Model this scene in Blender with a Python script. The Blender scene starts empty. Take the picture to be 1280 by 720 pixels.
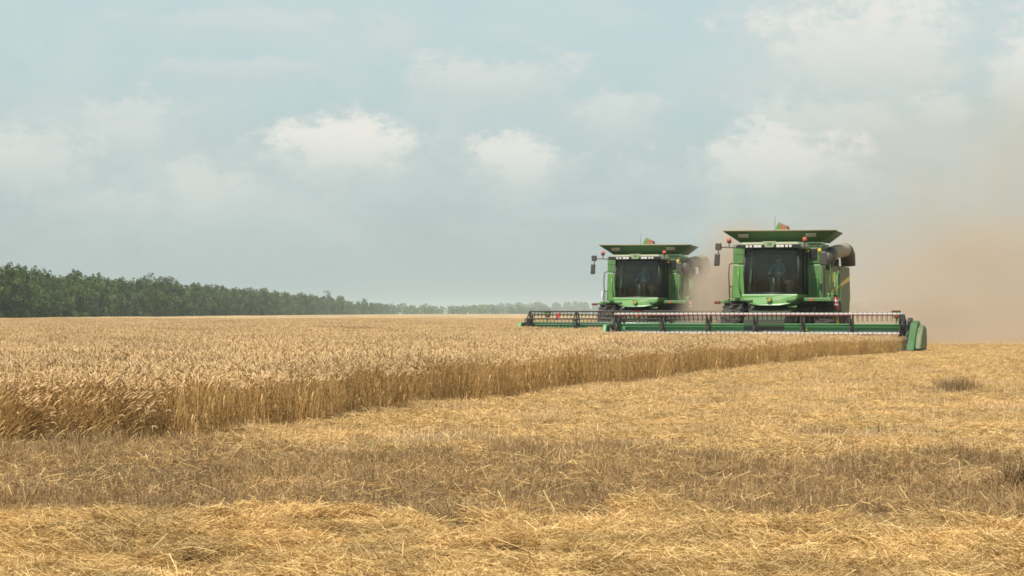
import bpy, bmesh, math, random
import numpy as np
from mathutils import Vector, Matrix

random.seed(7)
RNG = np.random.default_rng(11)
R = math.radians
scene = bpy.context.scene
COL = scene.collection

# ------------------------------------------------------------------ camera
F = 2400.0            # focal length in pixels of the 1280 px wide photograph
CAM_H = 1.2
cam = bpy.data.cameras.new('camera')
camo = bpy.data.objects.new('camera', cam)
COL.objects.link(camo)
cam.sensor_width = 36.0
cam.lens = 36.0 * F / 1280.0
cam.clip_start = 0.1
cam.clip_end = 20000
camo.location = (0, 0, CAM_H)
camo.rotation_euler = (math.pi / 2 + math.atan(31.5 / F), 0, 0)
scene.camera = camo

# ------------------------------------------------------------------ sun, exposure
SUN_EL, SUN_AZ = R(50), math.atan2(-0.56, -0.83)
SUN_DIR = Vector((math.sin(SUN_AZ) * math.cos(SUN_EL), math.cos(SUN_AZ) * math.cos(SUN_EL), math.sin(SUN_EL)))
sl = bpy.data.lights.new('sun', 'SUN')
sl.energy = 4.8
sl.angle = R(0.6)
sl.color = (1.0, 0.95, 0.86)
so = bpy.data.objects.new('sun', sl)
COL.objects.link(so)
so.rotation_euler = SUN_DIR.to_track_quat('Z', 'Y').to_euler()
scene.view_settings.view_transform = 'Standard'
scene.view_settings.look = 'None'
scene.view_settings.exposure = 0.12
scene.view_settings.gamma = 1.0
scene.view_settings.use_curve_mapping = False
scene.cycles.volume_bounces = 1
scene.cycles.max_bounces = 8
scene.cycles.diffuse_bounces = 3
scene.cycles.transparent_max_bounces = 12
scene.cycles.filter_width = 1.7

# ------------------------------------------------------------------ node helpers
class NT:
    def __init__(s, tree):
        s.t = tree
    def n(s, kind, **kw):
        nd = s.t.nodes.new(kind)
        for k, v in kw.items():
            setattr(nd, k, v)
        return nd
    def link(s, a, b):
        s.t.links.new(a, b)
    def put(s, sock, v):
        if isinstance(v, bpy.types.NodeSocket):
            s.t.links.new(v, sock)
        else:
            sock.default_value = v
    def math(s, op, a, b=None, c=None, clamp=False):
        nd = s.n('ShaderNodeMath', operation=op)
        nd.use_clamp = clamp
        s.put(nd.inputs[0], a)
        if b is not None: s.put(nd.inputs[1], b)
        if c is not None: s.put(nd.inputs[2], c)
        return nd.outputs[0]
    def vmath(s, op, a, b=None):
        nd = s.n('ShaderNodeVectorMath', operation=op)
        s.put(nd.inputs[0], a)
        if b is not None: s.put(nd.inputs[1], b)
        return nd.outputs[0]
    def mix(s, f, a, b, blend='MIX'):
        nd = s.n('ShaderNodeMix', data_type='RGBA', blend_type=blend)
        s.put(nd.inputs[0], f)
        s.put(nd.inputs[6], a if isinstance(a, bpy.types.NodeSocket) else tuple(a) + (1,))
        s.put(nd.inputs[7], b if isinstance(b, bpy.types.NodeSocket) else tuple(b) + (1,))
        return nd.outputs[2]
    def noise(s, vec, scale, detail=3, rough=0.5, dist=0.0):
        nd = s.n('ShaderNodeTexNoise')
        if vec is not None: s.link(vec, nd.inputs['Vector'])
        nd.inputs['Scale'].default_value = scale
        nd.inputs['Detail'].default_value = detail
        nd.inputs['Roughness'].default_value = rough
        nd.inputs['Distortion'].default_value = dist
        return nd.outputs['Fac']
    def ramp(s, f, lo, hi, a=0.0, b=1.0, smooth=True):
        nd = s.n('ShaderNodeMapRange')
        nd.interpolation_type = 'SMOOTHSTEP' if smooth else 'LINEAR'
        s.put(nd.inputs[0], f)
        for i, v in zip((1, 2, 3, 4), (lo, hi, a, b)):
            s.put(nd.inputs[i], v)
        return nd.outputs[0]

# ------------------------------------------------------------------ sky
world = bpy.data.worlds.new('World')
scene.world = world
world.use_nodes = True
W = NT(world.node_tree)
world.node_tree.nodes.clear()
wout = W.n('ShaderNodeOutputWorld')
bg = W.n('ShaderNodeBackground')
sky = W.n('ShaderNodeTexSky', sky_type='NISHITA')
sky.sun_disc = False
sky.sun_elevation = SUN_EL
sky.sun_rotation = SUN_AZ
sky.air_density = 1.0
sky.dust_density = 3.0
sky.ozone_density = 1.5
SKY_STRENGTH = 0.09
tc = W.n('ShaderNodeTexCoord')
sep = W.n('ShaderNodeSeparateXYZ')
W.link(tc.outputs['Generated'], sep.inputs[0])
AZ = W.math('ARCTAN2', sep.outputs[0], sep.outputs[1])
EL = W.math('ARCSINE', sep.outputs[2])
def deg(a): return a * 180 / math.pi
cmb = W.n('ShaderNodeCombineXYZ')
W.put(cmb.inputs[0], AZ); W.put(cmb.inputs[1], W.math('MULTIPLY', EL, 1.6))
AE = cmb.outputs[0]
big = W.noise(AE, 26, 6, 0.62)
fine = W.noise(AE, 70, 6, 0.68)
vfine = W.noise(AE, 190, 4, 0.6)
tur = W.math('ADD', W.math('MULTIPLY', W.math('SUBTRACT', big, 0.5), 2.6), W.math('ADD', W.math('MULTIPLY', W.math('SUBTRACT', fine, 0.5), 1.7), W.math('MULTIPLY', W.math('SUBTRACT', vfine, 0.5), 0.5)))
# every cloud: compass direction and height above the horizon in degrees, half width, height above / below its base, density
def cl(px, py, rx, up, dn, w):
    return (math.atan((px - 640) / F), math.atan((391.5 - py) / F), 1.5 * rx / F, 1.45 * up / F, 1.6 * dn / F, min(1.0, 1.1 * w))
CLOUDS = [cl(420, 190, 100, 44, 70, .95), cl(165, 172, 60, 48, 50, .55), cl(40, 215, 110, 44, 60, .6),
          cl(645, 205, 66, 34, 60, .8), cl(965, 215, 130, 50, 60, .8), cl(1080, 95, 150, 120, 80, .85), cl(985, 60, 70, 60, 50, .6), cl(1150, 40, 80, 30, 60, .55),
          cl(1040, 165, 110, 36, 40, .55), cl(610, 110, 120, 40, 26, .6), cl(770, 155, 60, 40, 30, .55),
          cl(265, 246, 70, 34, 44, .55), cl(1285, 120, 50, 80, 80, .8), cl(1178, 156, 42, 28, 30, .6),
          cl(290, 92, 110, 18, 20, .4), cl(290, 36, 150, 18, 20, .35), cl(490, 50, 40, 26, 34, .4),
          cl(130, 262, 120, 22, 30, .35), cl(1020, 15, 70, 60, 40, .6),
          cl(-300, 160, 160, 70, 60, .8), cl(-700, 60, 200, 90, 70, .8), cl(1600, 150, 170, 90, 70, .8), cl(2050, 240, 200, 60, 60, .8)]
cover = None; lit = None
for (a, e, rx, up, dn, w) in CLOUDS:
    dx = W.math('DIVIDE', W.math('SUBTRACT', AZ, a), rx)
    d = W.math('SUBTRACT', EL, e)
    dy = W.math('ADD', W.math('DIVIDE', W.math('MAXIMUM', d, 0.0), up), W.math('DIVIDE', W.math('MAXIMUM', W.math('MULTIPLY', d, -1.0), 0.0), dn))
    rr = W.math('ADD', W.math('MULTIPLY', dx, dx), W.math('MULTIPLY', dy, dy))
    m = W.math('SUBTRACT', 1.0, W.math('SQRT', rr))
    m = W.math('ADD', m, W.math('MULTIPLY', tur, 0.62))
    # crisp upper rim, soft lower side
    soft = W.ramp(d, -0.5 * dn, 0.7 * up, 1.2, 0.52)
    m = W.math('MULTIPLY', W.ramp(m, -0.05, soft), w)
    topl = W.math('MULTIPLY', m, W.ramp(d, -0.45 * dn, 0.55 * up, 0.12, 1.0))
    cover = m if cover is None else W.math('MAXIMUM', cover, m)
    lit = topl if lit is None else W.math('MAXIMUM', lit, topl)
wide = W.ramp(W.noise(AE, 11, 7, 0.62, 0.6), 0.38, 0.72, 0.0, 0.55)
# pale veil of summer haze over the blue
nish = W.vmath('SCALE', sky.outputs[0]); nish.node.inputs['Scale'].default_value = SKY_STRENGTH
elup = W.ramp(EL, 0.0, 0.17, 0.0, 1.0)
veil = W.mix(elup, (0.46, 0.545, 0.53), (0.535, 0.67, 0.676))
base = W.mix(W.ramp(EL, 0.12, 0.9, 0.85, 0.35), nish, veil)
base = W.mix(W.math('MULTIPLY', wide, W.ramp(EL, 0.01, 0.06)), base, (0.60, 0.655, 0.63))
cloudc = W.mix(lit, (0.545, 0.60, 0.58), (0.79, 0.775, 0.715))
allc = W.mix(W.math('MULTIPLY', cover, 0.92), base, cloudc)
W.link(allc, bg.inputs['Color'])
bg.inputs['Strength'].default_value = 1.0
W.link(bg.outputs[0], wout.inputs['Surface'])

# ------------------------------------------------------------------ material helpers
def new_mat(name):
    m = bpy.data.materials.new(name)
    m.use_nodes = True
    m.node_tree.nodes.clear()
    T = NT(m.node_tree)
    T.out = T.n('ShaderNodeOutputMaterial')
    return m, T
def principled(T, color, rough=0.5, metal=0.0, spec=0.5, **kw):
    p = T.n('ShaderNodeBsdfPrincipled')
    T.put(p.inputs['Base Color'], color if isinstance(color, bpy.types.NodeSocket) else tuple(color) + (1,))
    T.put(p.inputs['Roughness'], rough)
    p.inputs['Metallic'].default_value = metal
    p.inputs['Specular IOR Level'].default_value = spec
    for k, v in kw.items():
        T.put(p.inputs[k], v)
    T.link(p.outputs[0], T.out.inputs['Surface'])
    return p
def pos(T):
    return T.n('ShaderNodeNewGeometry').outputs['Position']
DUST = (0.34, 0.28, 0.18)
def paint(name, color, rough=0.4, dust=0.25, metal=0.0, scale=1.6):
    """painted or bare sheet metal carrying streaks and patches of field dust"""
    m, T = new_mat(name)
    tc = T.n('ShaderNodeTexCoord').outputs['Object']
    mp = T.n('ShaderNodeMapping'); mp.inputs['Scale'].default_value = (1.0, 1.0, 0.35)
    T.link(tc, mp.inputs[0])
    a = T.noise(mp.outputs[0], scale * 2.4, 6, 0.68)
    b = T.noise(tc, scale * 13, 4, 0.6)
    f = T.math('ADD', T.math('MULTIPLY', a, 0.75), T.math('MULTIPLY', b, 0.25))
    d = T.ramp(f, 0.62 - dust * 0.7, 0.86 - dust * 0.4, 0.06 + dust * 0.25, min(1.0, 0.35 + dust))
    c = T.mix(T.math('MULTIPLY', b, 0.4), color, tuple(x * 0.72 for x in color))
    c = T.mix(d, c, DUST)
    principled(T, c, T.ramp(d, 0, 1, rough, 0.85), metal)
    return m
def plain(name, color, rough=0.5, metal=0.0):
    m, T = new_mat(name)
    tc = T.n('ShaderNodeTexCoord').outputs['Object']
    b = T.noise(tc, 9, 4, 0.6)
    c = T.mix(b, tuple(x * 0.8 for x in color), tuple(min(1, x * 1.15) for x in color))
    principled(T, c, rough, metal)
    return m
M = {}
M['green'] = paint('green_paint', (0.035, 0.19, 0.035), 0.4, 0.26)
M['green_bright'] = paint('bright_green_paint', (0.065, 0.26, 0.04), 0.32, 0.23)
M['green_cover'] = paint('dark_green_cover', (0.028, 0.12, 0.028), 0.6, 0.06)
M['green_header'] = paint('header_green', (0.04, 0.25, 0.065), 0.45, 0.12)
M['green_dusty'] = paint('dusty_green_panel', (0.055, 0.12, 0.04), 0.6, 0.34)
M['roof'] = paint('pale_roof', (0.24, 0.33, 0.19), 0.5, 0.4)
M['grey_dusty'] = paint('dusty_grey_steel', (0.25, 0.235, 0.20), 0.65, 0.6)
M['steel'] = paint('worn_steel', (0.22, 0.24, 0.25), 0.35, 0.15, 0.6)
M['dark'] = paint('dark_steel', (0.025, 0.024, 0.023), 0.5, 0.12)
M['black'] = plain('black_plastic', (0.012, 0.012, 0.012), 0.45)
M['rubber'] = paint('tyre_rubber', (0.018, 0.017, 0.016), 0.8, 0.12)
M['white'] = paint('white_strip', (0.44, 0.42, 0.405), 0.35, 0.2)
M['white_clean'] = plain('white_plate', (0.75, 0.74, 0.70), 0.4)
M['red'] = plain('red_enamel', (0.55, 0.025, 0.02), 0.3)
M['dull_red'] = plain('dull_red', (0.16, 0.02, 0.012), 0.5)
M['orange'] = plain('orange_lens', (0.48, 0.085, 0.04), 0.25)
M['yellow'] = plain('yellow_paint', (0.70, 0.46, 0.02), 0.4)
M['lime'] = plain('yellow_green_sticker', (0.42, 0.55, 0.06), 0.5)
M['seat_cloth'] = plain('dark_seat_cloth', (0.07, 0.07, 0.072), 0.9)
M['wheel_grey'] = plain('pale_console', (0.22, 0.30, 0.26), 0.5)
M['cab_trim'] = plain('cab_trim', (0.055, 0.05, 0.045), 0.8)
M['feeder'] = paint('dark_feeder_steel', (0.03, 0.045, 0.025), 0.6, 0.1)  # even dark green-grey of the feeder house itself
M['lens'] = plain('lamp_lens', (0.62, 0.58, 0.55), 0.15)
M['blue_shirt'] = plain('blue_shirt', (0.10, 0.22, 0.36), 0.9)
M['trousers'] = plain('dark_trousers', (0.03, 0.033, 0.045), 0.9)
M['skin'] = plain('skin', (0.42, 0.22, 0.14), 0.5)
M['hair'] = plain('dark_hair', (0.015, 0.01, 0.008), 0.7)
M['brown'] = plain('rusty_brown', (0.30, 0.13, 0.07), 0.7)
M['beige'] = plain('pale_lamp_pad', (0.40, 0.38, 0.32), 0.5)
def glass_mat():
    m, T = new_mat('cab_glass')
    tr = T.n('ShaderNodeBsdfTransparent'); tr.inputs[0].default_value = (0.80, 0.86, 0.81, 1)
    gl = T.n('ShaderNodeBsdfGlossy'); gl.inputs['Roughness'].default_value = 0.03
    gl.inputs[0].default_value = (0.9, 0.9, 0.9, 1)
    fr = T.n('ShaderNodeFresnel'); fr.inputs[0].default_value = 1.33
    mx = T.n('ShaderNodeMixShader')
    T.link(fr.outputs[0], mx.inputs[0]); T.link(tr.outputs[0], mx.inputs[1]); T.link(gl.outputs[0], mx.inputs[2])
    dirt = T.n('ShaderNodeBsdfDiffuse'); dirt.inputs[0].default_value = DUST + (1,)
    m2 = T.n('ShaderNodeMixShader')
    tc = T.n('ShaderNodeTexCoord').outputs['Object']
    T.put(m2.inputs[0], T.ramp(T.noise(tc, 2.5, 5, 0.65), 0.4, 0.8, 0.012, 0.055))
    T.link(mx.outputs[0], m2.inputs[1]); T.link(dirt.outputs[0], m2.inputs[2])
    T.link(m2.outputs[0], T.out.inputs['Surface'])
    return m
M['glass'] = glass_mat()

def straw_mat(name, c_lo, c_hi, ear=None, transl=0.3, patch=0.25, patch_scale=0.7, rough=0.6):
    m, T = new_mat(name)
    at = T.n('ShaderNodeAttribute'); at.attribute_name = 'rnd'
    c = T.mix(T.math('POWER', at.outputs['Fac'], 1.5), c_lo, c_hi)
    if ear:
        pa = T.n('ShaderNodeAttribute'); pa.attribute_name = 'part'
        ce = T.mix(at.outputs['Fac'], ear[0], ear[1])
        c = T.mix(pa.outputs['Fac'], c, ce)
    p = pos(T)
    nz = T.noise(p, patch_scale, 4, 0.6)
    k = T.ramp(nz, 0.3, 0.7, 1.0 - patch, 1.0 + patch)
    sc = T.vmath('SCALE', c); T.put(sc.node.inputs['Scale'], k)
    d = T.n('ShaderNodeBsdfPrincipled'); T.link(sc, d.inputs['Base Color'])
    d.inputs['Roughness'].default_value = rough
    d.inputs['Specular IOR Level'].default_value = 0.35
    t = T.n('ShaderNodeBsdfTranslucent'); T.link(sc, t.inputs[0])
    mx = T.n('ShaderNodeMixShader'); mx.inputs[0].default_value = transl
    T.link(d.outputs[0], mx.inputs[1]); T.link(t.outputs[0], mx.inputs[2])
    T.link(mx.outputs[0], T.out.inputs['Surface'])
    return m
M['wheat'] = straw_mat('ripe_wheat', (0.37, 0.215, 0.068), (0.74, 0.475, 0.18), ((0.475, 0.298, 0.128), (0.79, 0.565, 0.29)), 0.2, 0.14, 0.35)
M['stubble'] = straw_mat('dull_stubble', (0.225, 0.137, 0.058), (0.66, 0.45, 0.215), None, 0.25, 0.22, 0.9)
M['stubble_gold'] = straw_mat('gold_stubble', (0.45, 0.27, 0.11), (1.0, 0.76, 0.41), None, 0.22, 0.22, 0.5)
M['straw'] = straw_mat('golden_straw', (0.41, 0.225, 0.068), (1.0, 0.75, 0.34), None, 0.22, 0.22, 1.3)
M['weed'] = straw_mat('green_weed', (0.09, 0.13, 0.04), (0.20, 0.23, 0.08), None, 0.3, 0.2, 1.0)

# ------------------------------------------------------------------ mesh helpers
def np_mesh(name, verts, faces, attrs=None, mats=(), matidx=None, smooth=False):
    """verts (n,3), faces = list of int arrays (m,k)"""
    me = bpy.data.meshes.new(name)
    verts = np.asarray(verts, np.float32)
    me.vertices.add(len(verts))
    me.vertices.foreach_set('co', verts.ravel())
    faces = [np.asarray(f, np.int32) for f in faces if len(f)]
    if faces:
        loops = np.concatenate([f.ravel() for f in faces])
        tot = np.concatenate([np.full(len(f), f.shape[1], np.int32) for f in faces])
        start = np.concatenate([[0], np.cumsum(tot)[:-1]]).astype(np.int32)
        me.loops.add(len(loops)); me.loops.foreach_set('vertex_index', loops)
        me.polygons.add(len(tot)); me.polygons.foreach_set('loop_start', start)
        me.polygons.foreach_set('loop_total', tot)
        if matidx is not None: me.polygons.foreach_set('material_index', np.asarray(matidx, np.int32))
        me.polygons.foreach_set('use_smooth', np.full(len(tot), smooth))
    for k, (typ, v) in (attrs or {}).items():
        a = me.attributes.new(k, typ, 'POINT')
        v = np.asarray(v)
        if typ == 'FLOAT_VECTOR': a.data.foreach_set('vector', v.astype(np.float32).ravel())
        elif typ == 'INT': a.data.foreach_set('value', v.astype(np.int32))
        else: a.data.foreach_set('value', v.astype(np.float32))
    for m in mats: me.materials.append(m)
    me.update(calc_edges=True)
    me.validate()
    return me
def link(name, me, parent=None):
    o = bpy.data.objects.new(name, me)
    COL.objects.link(o)
    if parent: o.parent = parent
    return o
def tag(o, label=None, cat=None, group=None, kind=None):
    if label: o['label'] = label
    if cat: o['category'] = cat
    if group: o['group'] = group
    if kind: o['kind'] = kind
    return o
def sweep(P, rad, sides=3):
    """P (N,K,3) centre lines, rad (N,K) -> verts, quads"""
    N, K, _ = P.shape
    t = np.gradient(P, axis=1)
    t /= np.linalg.norm(t, axis=2, keepdims=True) + 1e-9
    ref = RNG.normal(size=(N, 1, 3)); ref = np.repeat(ref, K, 1)
    a = np.cross(t, ref); a /= np.linalg.norm(a, axis=2, keepdims=True) + 1e-9
    b = np.cross(t, a)
    V = []
    for s in range(sides):
        an = 2 * math.pi * s / sides
        V.append(P + (a * math.cos(an) + b * math.sin(an)) * rad[..., None])
    V = np.stack(V, 2)                        # N,K,sides,3
    idx = np.arange(N * K * sides).reshape(N, K, sides)
    q = np.stack([idx[:, :-1], np.roll(idx, -1, 2)[:, :-1], np.roll(idx, -1, 2)[:, 1:], idx[:, 1:]], -1)
    return V.reshape(-1, 3), q.reshape(-1, 4)

class MB:
    def __init__(s): s.v = []; s.f = []
    def add(s, v, f):
        o = len(s.v); s.v += [tuple(x) for x in v]; s.f += [tuple(i + o for i in q) for q in f]; return s
    def box(s, x0, x1, y0, y1, z0, z1):
        return s.add([(x0, y0, z0), (x1, y0, z0), (x1, y1, z0), (x0, y1, z0), (x0, y0, z1), (x1, y0, z1), (x1, y1, z1), (x0, y1, z1)],
                     [(0, 3, 2, 1), (4, 5, 6, 7), (0, 1, 5, 4), (1, 2, 6, 5), (2, 3, 7, 6), (3, 0, 4, 7)])
    def hexa(s, a, b):
        """two quads (4 points each, same winding) joined into a solid"""
        return s.add(list(a) + list(b), [(3, 2, 1, 0), (4, 5, 6, 7), (0, 1, 5, 4), (1, 2, 6, 5), (2, 3, 7, 6), (3, 0, 4, 7)])
    def prism(s, pts, axis, a0, a1):
        n = len(pts)
        def P(p, a): return {'x': (a, p[0], p[1]), 'y': (p[0], a, p[1]), 'z': (p[0], p[1], a)}[axis]
        v = [P(p, a0) for p in pts] + [P(p, a1) for p in pts]
        f = [tuple(range(n - 1, -1, -1)), tuple(range(n, 2 * n))] + [(i, (i + 1) % n, n + (i + 1) % n, n + i) for i in range(n)]
        return s.add(v, f)
    def tube(s, pts, r, sides=8, caps=True):
        pts = [Vector(p) for p in pts]
        rs = r if isinstance(r, (list, tuple)) else [r] * len(pts)
        v = []; f = []
        t0 = (pts[1] - pts[0]).normalized()
        ref = Vector((0, 0, 1)) if abs(t0.z) < 0.9 else Vector((1, 0, 0))
        a = t0.cross(ref).normalized()
        for i, p in enumerate(pts):
            t = (pts[min(i + 1, len(pts) - 1)] - pts[max(i - 1, 0)]).normalized()
            a = (a - t * a.dot(t)).normalized(); b = t.cross(a)
            for k in range(sides):
                an = 2 * math.pi * k / sides
                v.append(p + (a * math.cos(an) + b * math.sin(an)) * rs[i])
        for i in range(len(pts) - 1):
            for k in range(sides):
                f.append((i * sides + k, i * sides + (k + 1) % sides, (i + 1) * sides + (k + 1) % sides, (i + 1) * sides + k))
        if caps:
            f.append(tuple(range(sides - 1, -1, -1))); f.append(tuple((len(pts) - 1) * sides + k for k in range(sides)))
        return s.add(v, f)
    def ball(s, c, rx, ry=None, rz=None, n=10, m=6):
        ry = ry or rx; rz = rz or rx
        v = [(c[0], c[1], c[2] + rz)]
        for i in range(1, m):
            th = math.pi * i / m
            for k in range(n):
                an = 2 * math.pi * k / n
                v.append((c[0] + rx * math.sin(th) * math.cos(an), c[1] + ry * math.sin(th) * math.sin(an), c[2] + rz * math.cos(th)))
        v.append((c[0], c[1], c[2] - rz))
        f = [(0, 1 + k, 1 + (k + 1) % n) for k in range(n)]
        for i in range(m - 2):
            for k in range(n):
                f.append((1 + i * n + k, 1 + (i + 1) * n + k, 1 + (i + 1) * n + (k + 1) % n, 1 + i * n + (k + 1) % n))
        l = len(v) - 1
        f += [(l, 1 + (m - 2) * n + (k + 1) % n, 1 + (m - 2) * n + k) for k in range(n)]
        return s.add(v, f)
    def lathe_x(s, prof, cx, cy, cz, n=28):
        """profile of (x offset, radius) turned about the x axis"""
        k = len(prof); v = []; f = []
        for i in range(n):
            an = 2 * math.pi * i / n
            for (x, r) in prof: v.append((cx + x, cy + r * math.cos(an), cz + r * math.sin(an)))
        for i in range(n):
            j = (i + 1) % n
            for q in range(k - 1): f.append((i * k + q, i * k + q + 1, j * k + q + 1, j * k + q))
        return s.add(v, f)
    def build(s, name, mat, parent=None, bevel=0.0, smooth=False, loc=None):
        me = bpy.data.meshes.new(name)
        me.from_pydata(s.v, [], s.f)
        me.materials.append(mat)
        bm = bmesh.new(); bm.from_mesh(me); bmesh.ops.recalc_face_normals(bm, faces=bm.faces); bm.to_mesh(me); bm.free()
        if smooth:
            me.polygons.foreach_set('use_smooth', [True] * len(me.polygons))
        o = link(name, me, parent)
        if bevel:
            b = o.modifiers.new('bevel', 'BEVEL'); b.width = bevel; b.segments = 2; b.limit_method = 'ANGLE'; b.angle_limit = R(35)
        return o
def empty(name, loc=(0, 0, 0), rz=0.0):
    o = bpy.data.objects.new(name, None); COL.objects.link(o)
    o.location = loc; o.rotation_euler = (0, 0, rz); o.empty_display_size = 0.3
    return o

# ------------------------------------------------------------------ lay of the land
THETA = R(20.5)                                    # the machines drive along this direction
U = np.array([math.cos(THETA), -math.sin(THETA)])  # across the swath, to the right
B = np.array([math.sin(THETA), math.cos(THETA)])   # along the swath, away from us
CORNER = np.array([-3.22, 18.17])
def gz(x, y):
    dip = 0.15 * np.exp(-((x - 10) / 11.0) ** 2 - ((y - 64) / 11.0) ** 2)
    return -dip + 0.025 * np.sin(x * 0.55 + 1.3) * np.sin(y * 0.31 + 0.4) + 0.02 * np.sin(x * 0.17 - y * 0.13)
def st(x, y):
    dx = x - CORNER[0]; dy = y - CORNER[1]
    return dx * U[0] + dy * U[1], dx * B[0] + dy * B[1]
# machines: origin between the front wheels
NEAR_O = np.array([9.64, 68.57]); NEAR_LEN = 10.95; NEAR_HX = -0.06
FAR_O = np.array([5.85, 82.9]); FAR_LEN = 9.3; FAR_HX = 0.0
KNIFE = 3.45
def hdr(o, hx, ln):
    s0, t0 = st(*o)
    return s0 + hx - ln / 2, s0 + hx + ln / 2, t0 - KNIFE
NS0, NS1, NT0 = hdr(NEAR_O, NEAR_HX, NEAR_LEN)
FS0, FS1, FT0 = hdr(FAR_O, FAR_HX, FAR_LEN)
def front_line(x):
    return 17.6 + 0.12 * np.sin(x * 1.7) + 0.06 * np.sin(x * 4.1)
def in_wheat(x, y, m=0.0):
    s, t = st(x, y)
    edge = 0.12 * np.sin(t * 0.9) + 0.12 * np.sin(t * 2.3 + 1) + 0.06 * np.sin(t * 5.1) - 0.62 * np.clip((t - 8) / 34, 0, 1)
    ok = (s < edge - m) & (y > front_line(x) + m)
    ok &= (t < NT0 - m) | (s < NS0 - m)
    ok &= (t < FT0 - m) | (s < FS0 - m)
    return ok

# ------------------------------------------------------------------ ground
def ground_mat():
    m, T = new_mat('stubble_soil')
    p = pos(T)
    a = T.noise(p, 0.25, 5, 0.6); b = T.noise(p, 5.0, 6, 0.7); c = T.noise(p, 38, 3, 0.6)
    soil = T.mix(b, (0.13, 0.08, 0.038), (0.31, 0.205, 0.10))
    strw = T.mix(c, (0.30, 0.20, 0.085), (0.50, 0.36, 0.16))
    f = T.math('ADD', T.math('MULTIPLY', a, 0.5), T.math('ADD', T.math('MULTIPLY', b, 0.3), T.math('MULTIPLY', c, 0.3)))
    sp = T.n('ShaderNodeSeparateXYZ'); T.link(p, sp.inputs[0])
    far = T.ramp(sp.outputs[1], 30, 110, 0.0, 0.42)
    col = T.mix(T.ramp(T.math('ADD', f, far), 0.45, 0.75), soil, strw)
    pr = principled(T, col, 0.95, spec=0.2)
    bp = T.n('ShaderNodeBump'); bp.inputs['Strength'].default_value = 0.6; bp.inputs['Distance'].default_value = 0.06
    T.link(T.math('ADD', b, c), bp.inputs['Height']); T.link(bp.outputs[0], pr.inputs['Normal'])
    return m
M['ground'] = ground_mat()
xs = np.unique(np.concatenate([np.linspace(-3000, -80, 24), np.linspace(-80, 80, 161), np.linspace(80, 3000, 24)]))
ys = np.unique(np.concatenate([np.linspace(-150, -10, 6), np.linspace(-10, 140, 151), np.linspace(140, 3000, 40)]))
gx, gy = np.meshgrid(xs, ys, indexing='ij')
gv = np.stack([gx, gy, np.where(np.abs(gx) < 200, gz(gx, gy), 0) * (gy < 300)], -1).reshape(-1, 3)
gi = np.arange(len(xs) * len(ys)).reshape(len(xs), len(ys))
gf = np.stack([gi[:-1, :-1], gi[1:, :-1], gi[1:, 1:], gi[:-1, 1:]], -1).reshape(-1, 4)
tag(link('ground', np_mesh('ground', gv, [gf], mats=[M['ground']], smooth=True)), kind='structure')

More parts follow.
